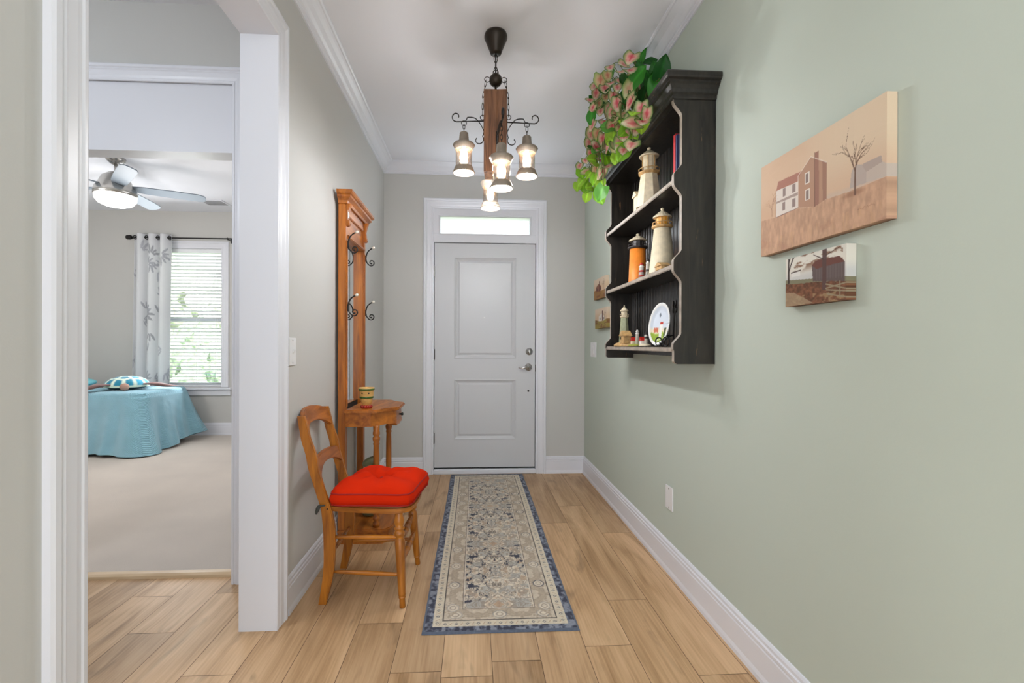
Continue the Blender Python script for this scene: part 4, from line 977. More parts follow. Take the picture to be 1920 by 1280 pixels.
tube(bm, smoothp([(.93, 2.075, Z3+.005), (.928, 2.07, Z3+.08), (.926, 2.055, Z3+.15), (.925, 2.05, Z3+.20)], 5), .004, 6)
for s in (-1, 1):
    tube(bm, scroll(.925, 2.05+s*.014, Z3+.200, .018, 1.3, -PI/2, s), .0035, 6); tube(bm, scroll(.925, 2.05+s*.016, Z3+.170, .015, 1.3, PI/2, -s), .0035, 6)
part('stand_back', bm, M_iron, st)
for s in (-1, 1):
    bm = B(); tube(bm, smoothp([(.928, 2.075, Z3+.055), (.90, 2.075+s*.03, Z3+.05), (.872, 2.085+s*.045, Z3+.03), (.868, 2.09+s*.045, Z3+.008), (.860, 2.09+s*.045, Z3+.006), (.852, 2.09+s*.045, Z3+.022)], 4), .0035, 6)
    ring(bm, (.866, 2.05+s*.04, Z3+.026), .020, .003, (1, .4, 0)); part('stand_foot', bm, M_iron, st)
# two slim books and a small white piece on the top shelf
for k, (y_, w_, h_, col, lb) in enumerate(((1.922, .020, .205, (196, 40, 44), 'slim red book standing at the near end of the top shelf'), (1.902, .014, .195, (44, 54, 96), 'slim navy book pressed between the red book and the near side panel'))):
    t = thing('book', (.93, y_, Z1), lb, 'book', 'books on the top shelf')
    bm = B(); box(bm, .862, .866, y_-w_/2, y_+w_/2, Z1, Z1+h_, .001); box(bm, .862, .985, y_-w_/2, y_-w_/2+.002, Z1, Z1+h_); box(bm, .862, .985, y_+w_/2-.002, y_+w_/2, Z1, Z1+h_); part('cover', bm, mat('book_cloth', col, .6), t)
    bm = B(); box(bm, .867, .982, y_-w_/2+.002, y_+w_/2-.002, Z1, Z1+h_-.006); part('pages', bm, M_ivory, t)
bm = B(); lathe(bm, [(0, 0), (.016, 0), (.018, .006), (.012, .012), (.007, .018), (0, .020)], (.865, 2.72, Z1), seg=14)
tag(obj('shell_ornament', bm, M_white, origin=(.865, 2.72, Z1)), 'tiny white ornament at the far end of the top shelf', 'ornament')

# ------------------------------------------------------------------ caladium on top of the shelf
LEAVES = [('g',0.884,2.186,2.524),('p',0.706,2.22,2.443),('p',0.685,2.057,2.131),('g',0.716,2.548,2.075),('g',0.907,2.406,2.622),('p',0.715,2.058,2.432),('p',0.689,2.072,2.068),('g',0.749,2.814,2.146),('p',0.734,2.477,2.653),('p',0.715,2.508,2.316),('p',0.747,2.558,2.582),('p',0.716,2.487,2.404),('g',0.893,2.45,2.729),('p',0.724,2.74,2.285),('p',0.681,2.761,2.299),('p',0.742,2.226,2.4),('p',0.726,2.3,2.358),('g',0.705,2.762,2.214),('p',0.727,2.448,2.144),('g',0.728,2.447,2.208),('g',0.728,2.055,2.127),('p',0.707,2.572,2.287),('p',0.742,2.521,2.289),('g',0.686,1.919,2.164),('p',0.738,2.36,2.213),('p',0.727,2.596,2.517),('p',0.691,1.999,2.25),('p',0.713,2.645,2.644),('p',0.737,2.149,2.394),('g',0.889,2.337,2.516),('p',0.699,2.02,2.18),('g',0.856,2.276,2.439),('p',0.709,2.498,2.37),('p',0.713,2.248,2.375),('g',0.694,2.238,2.214),('p',0.75,2.487,2.477),('g',0.871,2.208,2.477),('p',0.726,2.552,2.148),('g',0.717,3.004,2.312),('g',0.918,2.376,2.676),('p',0.699,2.007,2.455),('p',0.709,2.284,2.428),('p',0.695,2.123,2.465),('p',0.737,1.914,2.154),('p',0.719,1.93,2.186),('p',0.688,2.64,2.455),('p',0.692,2.285,2.502),('p',0.706,2.526,2.652),('p',0.687,2.628,2.55),('p',0.73,2.026,2.152),('p',0.706,2.344,2.617),('g',0.742,2.873,2.453),('p',0.691,2.208,2.274),('g',0.681,2.633,2.495),('p',0.725,2.655,2.411),('g',0.711,2.261,2.107),('p',0.887,2.505,2.668),('p',0.742,2.686,2.61),('p',0.689,1.966,2.047),('p',0.738,2.228,2.566),('p',0.732,2.6,2.238),('p',0.738,2.864,2.388),('p',0.719,2.481,2.587),('p',0.719,1.913,2.126),('p',0.684,2.663,2.618),('p',0.716,2.217,2.242),('p',0.694,2.607,2.67),('p',0.87,2.406,2.488),('g',0.927,2.545,2.656),('g',0.699,2.797,2.126),('p',0.713,2.094,2.181),('p',0.711,2.133,2.268),('g',0.843,2.289,2.583),('g',0.724,3.059,2.277),('p',0.743,2.282,2.518),('g',0.846,2.01,2.42),('g',0.709,2.66,2.143),('g',0.869,2.105,2.443),('g',0.7,2.493,2.011),('g',0.889,2.371,2.711),('p',0.705,2.307,2.29),('p',0.744,2.775,2.251),('p',0.713,2.185,2.157),('p',0.707,2.767,2.473),('p',0.705,3.029,2.369)]
pt = thing('caladium_plant', (.90, 2.35, 2.290), 'trailing caladium with pink-veined and green leaves spilling over the black wall shelf', 'plant')
def leafgrid(c, d, nrm, L_, Wd, kind, rr):
    """heart-shaped leaf: c = stalk joint, d = tip direction"""
    d = d.normalized(); nrm = (nrm-d*nrm.dot(d)).normalized(); s = d.cross(nrm)
    nu, nv = 11, 9; V3 = np.zeros((nu, nv, 3)); Cc = np.zeros((nu, nv, 3))
    u = np.linspace(0, 1, nu)[:, None]*np.ones((1, nv)); v = np.ones((nu, 1))*np.linspace(-1, 1, nv)[None]
    half = (np.sin(PI*np.clip(u, 0, 1)**.62)**.75)*.5; half = np.where(u < .12, .30+u*1.2, half); half = np.where(u >= .999, .0, half)
    back = -.16*np.abs(v)*(u < .13)                 # lobes behind the stalk
    a = (u+back)*L_; b = v*half*Wd; hgt = -.10*L_*(u**2)*1.2+.10*np.abs(v)*half*Wd*1.4+L_*.03*np.sin(u*7+v*3+rr.random()*6)
    for i in range(3): V3[..., i] = c[i]+a*d[i]+b*s[i]+hgt*nrm[i]
    V3[..., 0] = np.minimum(V3[..., 0], 1.005); V3[..., 2] = np.minimum(V3[..., 2], 2.72)
    if kind == 'p':
        em = np.maximum(np.abs(v), np.abs(u*2-1)**1.5); Cc[:] = np.array([214, 206, 178.])
        pk = rr.uniform(.5, 1)
        Cc = mixc(Cc, np.array([226, 120, 120.]), np.clip(1-np.hypot(v*.9, (u-.35)*1.9), 0, 1)*pk); Cc = mixc(Cc, np.array([196, 34, 66.]), (np.abs(v) < .2)*(u < .62)*.75*pk)
        Cc = mixc(Cc, np.array([96, 142, 44.]), sm(em, .62, .9)*.9); Cc = mixc(Cc, np.array([50, 104, 34.]), sm(em, .86, 1.0)*.9); ve = (np.abs(np.abs(v)-(u-.1)*.9) < .09)*(u < .8); Cc = mixc(Cc, np.array([206, 60, 84.]), ve*.45*pk)
        if rr.random() < .3: Cc = mixc(Cc, np.array([180, 196, 110.]), np.full(u.shape, .4))
    else:
        g_ = np.array(([[34, 96, 26.], [24, 80, 24.], [50, 130, 34.]] if c[2] > 2.38 else [[120, 176, 36.], [150, 196, 60.], [84, 146, 50.]])[rr.randrange(3)]); Cc[:] = g_; Cc = mixc(Cc, g_*1.35, (np.abs(v) < .2)*.6)
    return V3, Cc
rr = random.Random(11)
allV = {'p': [], 'g': []}
JO = []
for kd, x, y, z in LEAVES:
    c = Vector((x, y, z)); 
    lo = z < 2.2
    d = Vector((rr.uniform(-.5, .1), rr.uniform(-.9, .5), rr.uniform(-1.0, -.1) if not (x > .8) else rr.uniform(-.3, .9)))
    nr_ = Vector((-.35+rr.uniform(-.35, .35), -1+rr.uniform(-.3, .3), .25+rr.uniform(-.3, .3)))
    L_ = rr.uniform(.058, .088)*(1 if x < .8 else 1.15); c2 = c-d.normalized()*L_*.45
    V3, Cc = leafgrid(c2, d, nr_, L_, L_*rr.uniform(.78, 1.0), kd, rr); allV[kd].append((V3, Cc)); JO.append(c2)
    if rr.random() < .65:                              # a second leaf deeper in the clump
        c3 = c+Vector((rr.uniform(.02, .05), rr.uniform(.03, .10), rr.uniform(-.02, .02)))
        if c3.z < 2.30 and c3.x > .74: c3.x = .72
        k2 = rr.choice('pgg'); V3, Cc = leafgrid(c3, Vector((rr.uniform(-.6, .3), rr.uniform(-.7, .7), rr.uniform(-.9, .4))), nr_, L_*1.1, L_, k2, rr); allV[k2].append((V3, Cc)); JO.append(c3)
M_leaf = attrmat('caladium_leaf', rough=.45, translucent=.25, spec=.4)
def joinleaves(lst, name, lab):
    bm = B(); lay = bm.verts.layers.float_color.new('paint')
    for V3, Cc in lst:
        lc = srgb(Cc); vs = [[bm.verts.new(V3[i, j]) for j in range(V3.shape[1])] for i in range(V3.shape[0])]
        for i in range(V3.shape[0]):
            for j in range(V3.shape[1]): vs[i][j][lay] = (*lc[i, j], 1)
        for i in range(V3.shape[0]-1):
            for j in range(V3.shape[1]-1):
                f = bm.faces.new((vs[i][j], vs[i+1][j], vs[i+1][j+1], vs[i][j+1])); f.smooth = True
    o = part(name, bm, M_leaf, pt, lab)
    return o
joinleaves(allV['p'], 'pink_foliage', 'cream leaves with pink veins and green rims'); joinleaves(allV['g'], 'green_foliage', 'plain green leaves')
bm = B()
root = Vector((.885, 2.40, 2.34))
for k, q in enumerate(JO):
    if k % 2: continue
    mid_ = Vector(((root.x+q.x)/2-.02, (root.y*.4+q.y*.6), max(root.z, q.z)+.005)); 
    if q.z < 2.33: mid_ = Vector((q.x+.01 if q.x < .75 else .745, q.y*.75+root.y*.25, 2.34))
    tube(bm, smoothp([root, mid_, q], 4), .0022, 5)
part('stems', bm, mat('leaf_stem', (96, 110, 50), .6), pt)
bm = B(); lathe(bm, [(0, 0), (.045, 0), (.058, .07), (.062, .085), (.055, .085), (.050, .07), (0, .07)], (.930, 2.36, 2.290), seg=24); part('plant_pot', bm, M_olive, pt)
bm = B(); lathe(bm, [(0, 0), (.030, 0), (.036, .06), (.034, .16), (.022, .19), (.026, .21), (.028, .235), (.022, .25), (0, .252)], (.935, 2.245, 2.290), seg=24)
tag(obj('green_bottle', bm, mat('olive_ceramic', (122, 136, 56), .35, coat=.3), origin=(.935, 2.245, 2.290)), 'olive green bottle neck poking up behind the cornice of the black wall shelf', 'bottle')

# ------------------------------------------------------------------ chandelier
M_beam = wood('reclaimed_beam', (78, 50, 34), (142, 98, 68), .75, axis=2, scale=14, coat=0, bump=.6)
M_bronze = mat('dark_bronze', (52, 44, 36), .4, .6)
M_capmetal = mat('weathered_grey_metal', (150, 138, 124), .55, .35, var=.12, vscale=40)
M_lglass = glassmat('lantern_glass', (1, .97, .94), .12)
M_bulb = mat('glowing_bulb', (255, 236, 205), .3, emit=(255, 226, 190), estr=22)
CX, CY = .110, 2.370
cdl = thing('chandelier', (CX, CY, HC), 'rustic chandelier of a hanging wooden beam with iron scroll arms and lanterns', 'chandelier')
bm = B(); lathe(bm, [(0, 0), (.056, 0), (.060, -.012), (.060, -.022), (.052, -.040), (.030, -.095), (.028, -.102), (0, -.102)], (CX, CY, HC), seg=28); part('ceiling_canopy', bm, M_bronze, cdl)
bm = B(); tube(bm, [(CX, CY, HC-.10), (CX, CY, 2.578)], .004, 8); part('cord', bm, M_black, cdl)
def chain(pts, n, R=.010, r=.0016):
    """links along a polyline"""
    bm = B(); P_ = [Vector(p) for p in pts]; 
    for k in range(n):
        t = (k+.5)/n*(len(P_)-1); i = min(int(t), len(P_)-2); c = P_[i].lerp(P_[i+1], t-i); d = (P_[i+1]-P_[i]).normalized()
        s1 = Vector((0, 1, 0)) if k % 2 else Vector((1, 0, 0)); a = (s1-d*s1.dot(d)).normalized()
        L_ = (P_[-1]-P_[0]).length/n*.68
        tube(bm, [c+d*math.cos(2*PI*q/12)*L_+a*math.sin(2*PI*q/12)*R*.6 for q in range(12)], r, 5, closed=True)
    return bm
part('chain', chain([(CX, CY, 2.675), (CX, CY, 2.575)], 3, .016, .002), M_bronze, cdl)
bm = B(); ball(bm, (CX, CY, 2.545), .034, 18, (1, 1, 1)); lathe(bm, [(.006, -.085), (.006, -.02)], (CX, CY, 2.545), seg=10); ring(bm, (CX, CY, 2.585), .014, .002, (0, 1, 0))
for s in (-1, 1): ring(bm, (CX+s*.044, CY, 2.548), .014, .002, (0, 1, 0))
part('hub_ball', bm, M_bronze, cdl)
hb = .058; BZ0, BZ1 = 2.052, 2.468; rot = math.radians(-4)
def rp(dx, dy, z): return Vector((CX+dx*math.cos(rot)-dy*math.sin(rot), CY+dx*math.sin(rot)+dy*math.cos(rot), z))
t = bmesh.new(); bmesh.ops.create_cube(t, size=1); bmesh.ops.subdivide_edges(t, edges=t.edges[:], cuts=14, use_grid_fill=True)
for v in t.verts:
    q = Vector((v.co.x*2*hb, v.co.y*2*hb, BZ0+(v.co.z+.5)*(BZ1-BZ0))); k = mnoise.noise(Vector((q.x*18, q.y*18, q.z*3)))*.0025
    crk = -.004*math.exp(-((q.x-.006-.006*math.sin(q.z*14))/.003)**2)*(1 if q.z > 2.15 else .2) if v.co.y < -.49 else 0
    s = 1+k/hb; v.co = rp(q.x*s, q.y*s-(crk), q.z)
bm = B(); add(bm, t); part('wood_beam', bm, M_beam, cdl)
for s in (-1, 1):
    part('side_chain', chain([(CX+s*.050, CY, 2.540), (CX+s*.066, CY, 2.455), (CX+s*.068, CY, 2.36)], 6, .007, .0015), M_bronze, cdl)
    bm = B(); ring(bm, rp(s*.068, 0, 2.352), .012, .002, (0, 1, 0)); part('eye_ring', bm, M_bronze, cdl)
def lantern(c, drop):
    """c = ring point on the arm; the lantern hangs below it"""
    x, y, z = c; zt = z-drop
    part('lantern_chain', chain([(x, y, z), (x, y, zt)], max(2, round(drop/.022)), .010, .0016), M_bronze, cdl)
    bm = B(); lathe(bm, [(0, .0), (.019, 0), (.0225, -.004), (.026, -.044), (.034, -.050), (.052, -.058), (.058, -.066), (.053, -.074), (.046, -.090), (.044, -.090), (.044, -.080), (.020, -.062), (0, -.060)], (x, y, zt), seg=28)
    cap = part('lantern_cap', bm, M_capmetal, cdl)
    bm = B(); lathe(bm, [(.0425, -.080), (.0425, -.184), (.0412, -.184), (.0412, -.080), (.0425, -.080)], (x, y, zt), seg=28); part('glass_chimney', bm, M_lglass, cap)
    bm = B(); lathe(bm, [(.040, -.180), (.0455, -.178), (.051, -.192), (.058, -.208), (.056, -.212), (.047, -.208), (.040, -.200), (.039, -.190), (.040, -.180)], (x, y, zt), seg=28); part('lantern_foot', bm, M_capmetal, cap)
    bm = B(); lathe(bm, [(.008, -.072), (.010, -.085), (.019, -.11), (.022, -.130), (.017, -.155), (.006, -.170), (0, -.172)], (x, y, zt), seg=18); part('bulb', bm, M_bulb, cap)
    l = bpy.data.lights.new('bulb_light', 'POINT'); l.energy = LAMP; l.color = (.93, .95, 1); l.shadow_soft_size = .02
    lo = bpy.data.objects.new('bulb_light', l); COL.objects.link(lo); lo.location = (x, y, zt-.224)
LAMP = 8
def arm(ang, zarm, ln, drop):
    ca, sa = math.cos(ang), math.sin(ang)
    def p(r_, z): return Vector((CX+ca*r_, CY+sa*r_, z))
    nr_ = Vector((-sa, ca, 0)); bm = B()
    end = [p(hb-.004, zarm), p(ln-.03, zarm-.002)]; curl = []
    for k in range(13):
        a = -PI/2+k*.42; r_ = .026*(1-.045*k); curl.append(p(ln+.0+math.cos(a)*r_, zarm+.024+math.sin(a)*r_))
    tube(bm, end+curl, .0032, 8, flat=(1.6, .8), nrm=nr_)
    lowr = [p(hb+.002, zarm+.03), p(hb+.003, zarm-.06)]
    for k in range(12):
        a = 2.4+k*.42; r_ = .028*(1-.05*k); lowr.append(p(hb+.030+math.cos(a)*r_, zarm-.098+math.sin(a)*r_))
    tube(bm, smoothp(lowr, 2), .003, 8, flat=(1.6, .8), nrm=nr_)
    tube(bm, smoothp([p(hb+.002, zarm-.055), p(hb+.020, zarm-.018), p(hb+.048, zarm+.014), p(hb+.085, zarm+.020), p(ln-.055, zarm+.012), p(ln-.048, zarm)], 4), .0026, 8, flat=(2, .8), nrm=nr_)
    ring(bm, p(ln-.040, zarm-.010), .013, .002, (0, 1, 0) if abs(sa) < .5 else (1, 0, 0))
    part('scroll_arm', bm, M_iron, cdl); lantern(p(ln-.040, zarm-.020), drop)
arm(PI+rot-.02, 2.335, .205, .040)
arm(0+rot+.10, 2.330, .205, .050)
arm(-PI/2+rot+.15, 2.222, .262, .085)
arm(PI/2+rot+.15, 2.240, .262, .066)

# ------------------------------------------------------------------ bedroom: ceiling fan
M_alu = mat('fan_blade_silver', (128, 140, 152), .45, .1)
M_fanlight = mat('fan_light_glow', (255, 255, 255), .4, emit=(255, 252, 246), estr=4)
FX, FY = -3.205, 4.25
fan = thing('ceiling_fan', (FX, FY, 2.823), 'brushed nickel ceiling fan with silver blades and round lit bowl in the bedroom', 'ceiling fan')
bm = B(); lathe(bm, [(0, 0), (.075, 0), (.070, -.02), (.035, -.05), (0, -.05)], (FX, FY, 2.823), seg=24); part('canopy', bm, M_nickel, fan)
bm = B(); lathe(bm, [(0, -.04), (.013, -.04), (.013, -.14), (0, -.14)], (FX, FY, 2.823), seg=14); part('downrod', bm, M_nickel, fan)
bm = B(); lathe(bm, [(0, -.13), (.05, -.13), (.10, -.17), (.125, -.23), (.15, -.27), (.158, -.30), (.158, -.335), (0, -.335)], (FX, FY, 2.823), seg=36); part('motor_housing', bm, M_nickel, fan)
bm = B(); lathe(bm, [(.152, -.336), (.150, -.37), (.125, -.405), (.08, -.425), (0, -.43)], (FX, FY, 2.823), seg=36); part('light_bowl', bm, M_fanlight, fan, 'glowing white glass bowl')
for k in range(5):
    a = math.radians(26.5+72*k); ca, sa = math.cos(a), math.sin(a); t = bmesh.new()
    prism(t, [(.12, -.045), (.20, -.060), (.45, -.068), (.63, -.066), (.675, -.045), (.685, -.01), (.675, .045), (.63, .062), (.40, .062), (.20, .055), (.12, .040)], 2, -.004, .004, bev=.002)
    t.transform(Matrix.Translation((FX, FY, 2.568)) @ Matrix.Rotation(a, 4, 'Z') @ Matrix.Rotation(math.radians(-14), 4, 'X'))
    bm = B(); add(bm, t); part('fan_blade', bm, M_alu, fan)
fl_ = bpy.data.lights.new('fan_light', 'POINT'); fl_.energy = 9; fl_.shadow_soft_size = .15; fl_.color = (1, .97, .95)
fo = bpy.data.objects.new('fan_light', fl_); COL.objects.link(fo); fo.location = (FX, FY, 2.20)
# ceiling vent
vt = thing('ceiling_vent', (-3.05, 5.50, 2.823), 'small white air vent in the bedroom ceiling past the fan blade tip', 'vent')
bm = B(); sweep(bm, [(-3.17, 5.40, 2.823), (-2.90, 5.40, 2.823), (-2.90, 5.62, 2.823), (-3.17, 5.62, 2.823)], [(0, 0), (0, -.008), (.02, -.008), (.025, 0)], (0, 0, 1), side=1, closed=True); part('vent_frame', bm, M_trim, vt)
bm = B()
for k in range(9):
    y = 5.43+k*.02; quad(bm, [(-3.15, y, 2.822), (-2.92, y, 2.822), (-2.92, y+.012, 2.816), (-3.15, y+.012, 2.816)])
part('louvres', bm, mat('vent_grey', (150, 150, 152), .5), vt)

# ------------------------------------------------------------------ bedroom: bed, quilt, turtle, pillow
BX0, BX1, BY0, BY1, BT = -5.35, -3.42, 4.88, 5.72, .655
bed = thing('bed', ((BX0+BX1)/2, (BY0+BY1)/2, .022), 'single bed under a blue quilt along the bedroom window wall', 'bed')
M_matt = mat('mattress_ticking', (230, 228, 222), .8)
bm = B(); box(bm, BX0+.02, BX1-.02, BY0+.02, BY1-.02, .42, .638, .04, seg=3); part('mattress', bm, M_matt, bed)
bm = B(); box(bm, BX0+.04, BX1-.04, BY0+.04, BY1-.04, .20, .42, .01); part('box_spring', bm, mat('dark_box_spring', (60, 58, 58), .9), bed)
for x in (BX0+.1, BX1-.1):
    for y in (BY0+.1, BY1-.1):
        bm = B(); lathe(bm, [(0, 0), (.02, 0), (.025, .18), (0, .18)], (x, y, .022), seg=12); part('leg', bm, M_black, bed)
# quilt: rings from the middle of the top to the hem
corn = .14; per = []
def rrect(x0, x1, y0, y1, r, n=26):
    pts = []
    for cx, cy, a0, L_ in ((x1-r, y1-r, 0, 'x'), (x0+r, y1-r, PI/2, 'y'), (x0+r, y0+r, PI, 'x'), (x1-r, y0+r, 3*PI/2, 'y')):
        for k in range(9): a = a0+k*PI/16; pts.append((cx+r*math.cos(a), cy+r*math.sin(a), math.cos(a), math.sin(a)))
    out = []
    for i in range(len(pts)):
        p, q = pts[i], pts[(i+1) % len(pts)]; d = math.hypot(q[0]-p[0], q[1]-p[1]); m_ = max(1, int(d/.018))
        for k in range(m_):
            t = k/m_; out.append([p[j]*(1-t)+q[j]*t for j in range(4)])
    return out
per = np.array(rrect(BX0, BX1, BY0, BY1, corn)); nP = len(per)
sarc = np.concatenate([[0], np.cumsum(np.hypot(np.diff(per[:, 0]), np.diff(per[:, 1])))])
cx_, cy_ = (BX0+BX1)/2, (BY0+BY1)/2
rows = []
fs = list(np.linspace(0, .93, 14))
for f in fs: rows.append(np.stack([cx_+(per[:, 0]-cx_)*f, cy_+(per[:, 1]-cy_)*f, BT+.012-.010*f**4+.003*np.sin(per[:, 0]*9+f*11)*f], -1))
for a in np.linspace(0, 1, 7)[1:]:
    an = a*PI/2; off = .035*math.sin(an); rows.append(np.stack([cx_+(per[:, 0]-cx_)*.96+per[:, 2]*off, cy_+(per[:, 1]-cy_)*.955+per[:, 3]*off, BT-.030*(1-math.cos(an))*1.2+0*per[:, 0]], -1))
seamz = BT-.036; hem = .045
back_side = per[:, 3] > .5
for f in np.linspace(0, 1, 34)[1:]:
    wav = (np.sin(sarc*13.0)+.7*np.sin(sarc*23+1)+.5*np.sin(sarc*41+2+f*2))*.019*f**1.1*(~back_side); cornr = np.clip(np.abs(per[:, 2]*per[:, 3])*2, 0, 1)*.13*f
    flare = (.012+.10*f**1.4*(1-.0))*(~back_side)+cornr*(~back_side); hz = hem+.014*np.sin(sarc*9)*(~back_side)+.09*(per[:, 2] > .9)*np.clip((per[:, 1]-5.25)/.5, 0, 1)
    z = seamz+(hz-seamz)*f
    off = .035+flare+wav
    rows.append(np.stack([cx_+(per[:, 0]-cx_)*.96+per[:, 2]*off, np.minimum(cy_+(per[:, 1]-cy_)*.955+per[:, 3]*off, 5.745), z], -1))
P = np.stack(rows, 1); C = np.ones(P.shape)*np.array([150, 200, 218.])
C = C*(.95+.1*fbm(P[..., 0]*9, P[..., 2]*9+P[..., 1]*7, 5)[..., None])
def quiltmat():
    m = attrmat('blue_quilt', rough=.8, sheen=.3, spec=.2); nt = m.node_tree; N = nt.nodes; L = nt.links; p = N['Principled BSDF']
    tc = N.new('ShaderNodeTexCoord'); mp = N.new('ShaderNodeMapping'); mp.inputs['Rotation'].default_value = (.6, .5, .78); mp.inputs['Scale'].default_value = (30, 30, 30); L.new(tc.outputs['Object'], mp.inputs[0])
    wv = N.new('ShaderNodeTexWave'); wv.inputs['Scale'].default_value = 1.6; wv.inputs['Distortion'].default_value = .4; L.new(mp.outputs[0], wv.inputs[0])
    vo = N.new('ShaderNodeTexNoise'); vo.inputs['Scale'].default_value = 11; vo.inputs['Detail'].default_value = 3; L.new(tc.outputs['Object'], vo.inputs[0])
    ad = N.new('ShaderNodeMath'); ad.operation = 'MULTIPLY_ADD'; ad.inputs[1].default_value = 3.0; L.new(vo.outputs[0], ad.inputs[0]); L.new(wv.outputs[0], ad.inputs[2])
    b = N.new('ShaderNodeBump'); b.inputs['Strength'].default_value = .6; b.inputs['Distance'].default_value = .014; L.new(ad.outputs[0], b.inputs['Height']); L.new(b.outputs[0], p.inputs['Normal']); return m
q = gridmesh('quilt', P, srgb(C), quiltmat(), origin=(cx_, cy_, .022), closed_u=True)
tag(q, 'soft blue quilt draped to the floor over the bedroom bed', 'quilt')
tq = thing('plush_sea_turtle', (-3.81, 5.22, BT+.012), 'plush sea turtle with teal and white shell and brown flippers lying on the blue quilt', 'soft toy')
zt = BT+.012; tc_ = (-3.81, 5.22)
nu, nv = 72, 22; U, V = np.meshgrid(np.linspace(0, 2*PI, nu), np.linspace(0, PI/2, nv), indexing='ij')
ux = np.cos(U)*np.cos(V); uy = np.sin(U)*np.cos(V); uz = np.sin(V)**.8
P = np.stack([tc_[0]+.200*ux, tc_[1]+.18*uy, zt+.030+.115*uz], -1)
rg = random.Random(2); sites = [(0, 0)]+[(.48*math.cos(a), .48*math.sin(a)) for a in np.arange(6)*PI/3+.3]+[(.92*math.cos(a), .92*math.sin(a)) for a in np.arange(12)*PI/6+.1]
D_ = np.sort(np.stack([np.hypot(ux-a, uy-b) for a, b in sites], -1), -1)
C = np.ones(P.shape)*np.array([40, 132, 160.]); C = mixc(C, np.array([90, 190, 226.]), sm(ux, -.1, .7)*.8)
C = mixc(C, np.array([214, 230, 214.]), (D_[..., 1]-D_[..., 0] < .13)*1.); C = mixc(C, np.array([206, 226, 206.]), (V < .12)*1.)
gridmesh('shell', P, srgb(C), attrmat('plush_fabric', rough=.9, sheen=.3), parent=tq)
M_flip = mat('brown_purple_plush', (128, 96, 92), .9, var=.3, vscale=12, sheen=.3); M_belly = mat('dark_teal_plush', (44, 84, 96), .9)
bm = B(); ball(bm, (tc_[0], tc_[1], zt+.03), .18, 20, (1.0, .92, .17)); part('belly', bm, M_belly, tq)
bm = B(); ball(bm, (tc_[0]-.02, tc_[1]-.21, zt+.040), .042, 16, (1, 1.15, .95)); part('head', bm, mat('brown_plush', (176, 140, 124), .9), tq)
for sx_ in (-1, 1):
    bm = B(); tube(bm, smoothp([(tc_[0]+sx_*.10, tc_[1]-.10, zt+.060), (tc_[0]+sx_*.22, tc_[1]-.13, zt+.058), (tc_[0]+sx_*.34, tc_[1]-.12, zt+.034), (tc_[0]+sx_*.46, tc_[1]-.06, zt+.016)], 5), [.02]*3+[.03, .04, .05, .058, .062, .060, .056, .05, .042, .032, .022, .012, .004], 10, flat=(1, .36), nrm=(0, 1, 0)); part('front_flipper', bm, M_flip, tq)
    bm = B(); tube(bm, smoothp([(tc_[0]+sx_*.10, tc_[1]+.12, zt+.03), (tc_[0]+sx_*.20, tc_[1]+.18, zt+.024), (tc_[0]+sx_*.27, tc_[1]+.22, zt+.016)], 5), [.02, .03, .034, .036, .036, .034, .03, .025, .018, .012, .004], 10, flat=(1, .3), nrm=(0, 1, 0)); part('back_flipper', bm, M_flip, tq)
tq.rotation_euler = (0, 0, .62)
bm = B(); ball(bm, (-4.60, 5.38, BT+.070), .30, 24, (1.0, .75, .20)); pw = obj('pillow', bm, mat('aqua_pillowcase', (120, 196, 206), .8, bump=.2, bscale=30), origin=(-4.60, 5.38, BT+.02), smooth=True)
tag(pw, 'aqua pillow on the bed at the left, only its corner showing past the door casing', 'pillow')

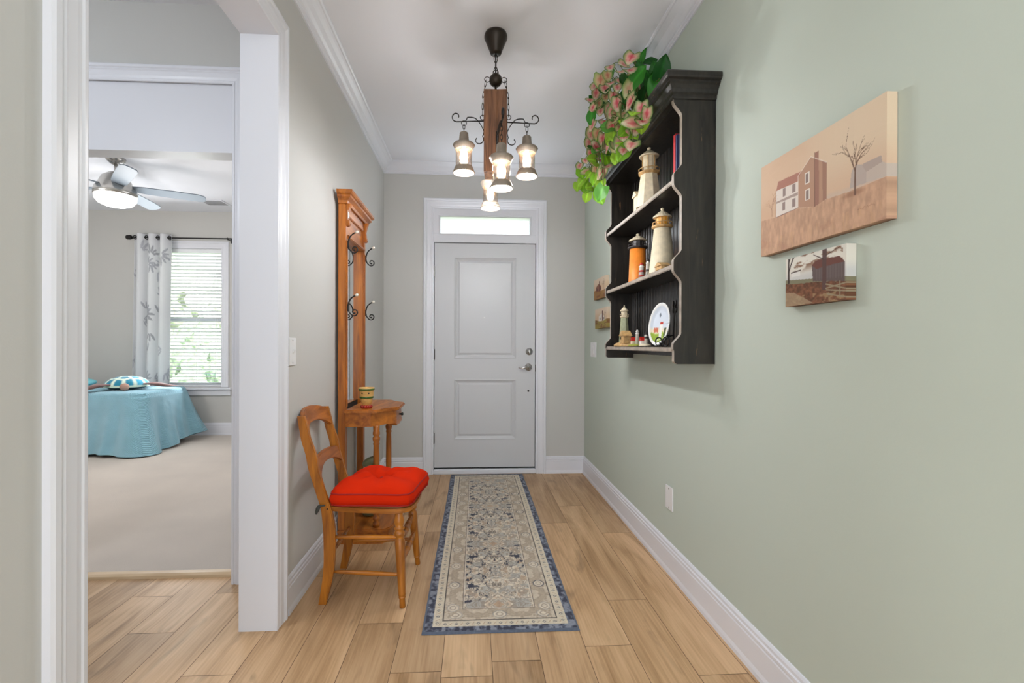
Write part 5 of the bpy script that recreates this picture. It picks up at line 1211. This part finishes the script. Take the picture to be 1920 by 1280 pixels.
# ------------------------------------------------------------------ curtain and rod
rod = thing('curtain_rod', (-3.6, 5.80, 2.468), 'black curtain rod above the bedroom window', 'curtain rod')
bm = B(); tube(bm, [(-4.19, 5.80, 2.468), (-2.70, 5.80, 2.468)], .008, 12); part('rod', bm, M_iron, rod)
bm = B(); lathe(bm, [(0, 0), (.022, 0), (.028, .02), (.028, .05), (.020, .06), (0, .06)], (-4.185, 5.80, 2.468), (-1, 0, 0), seg=16); part('finial', bm, M_iron, rod)
for x in (-4.13, -3.045):
    bm = B(); box(bm, x-.008, x+.008, 5.80, YBW, 2.455, 2.462); box(bm, x-.012, x+.012, YBW-.006, YBW, 2.43, 2.49); ring(bm, (x, 5.80, 2.468), .012, .003, (1, 0, 0)); part('bracket', bm, M_iron, rod)
ctn = thing('curtain', (-3.93, 5.80, 2.50), 'pale grey grommet curtain with leaf pattern at the left of the bedroom window', 'curtain')
nu, nv = 190, 260; U, V = np.meshgrid(np.linspace(0, 1, nu), np.linspace(0, 1, nv), indexing='ij')
xx = -4.17+.475*U-.03*V; ph = U*PI*7+.3; yy = 5.80+.042*np.sin(ph)*(1-.15*V); zz_ = 2.512-2.40*V
P = np.stack([xx+.010*np.cos(ph), yy, zz_], -1)
cw = 1.1; S_ = U*cw; T_ = V*2.4; C = np.ones(P.shape)*np.array([240, 241, 243.]); rg = random.Random(8)
for k in range(40):
    s0, t0 = rg.uniform(0, cw), rg.uniform(.12, 2.4); a0 = rg.uniform(0, 6.28); nl = rg.choice((3, 4, 5)); col = np.array([[176, 178, 184.], [200, 202, 208.], [188, 190, 196.]][rg.randrange(3)])
    for j in range(nl):
        a = a0+j*.55; L_ = rg.uniform(.07, .11); cx2, cy2 = s0+math.cos(a)*L_*.8, t0+math.sin(a)*L_*.8
        du = (S_-cx2)*math.cos(a)+(T_-cy2)*math.sin(a); dv = -(S_-cx2)*math.sin(a)+(T_-cy2)*math.cos(a)
        C = mixc(C, col, ((du/(L_*.55))**2+(dv/(L_*.15))**2 < 1)*.85)
cg = gridmesh('curtain_panel', P, srgb(C), attrmat('printed_voile', rough=.8, translucent=.35), parent=ctn, solid=.0015)
for k in range(7):
    u = (k+.5-.3/PI)/7 if True else 0; x = -4.17+.475*u
    if k % 1 == 0:
        bm = B(); ring(bm, (x, 5.80, 2.468), .022, .005, (1, .35 if k % 2 else -.35, 0)); part('grommet', bm, M_iron, ctn)
for o in bpy.data.objects:
    if '_o' in o: del o['_o']
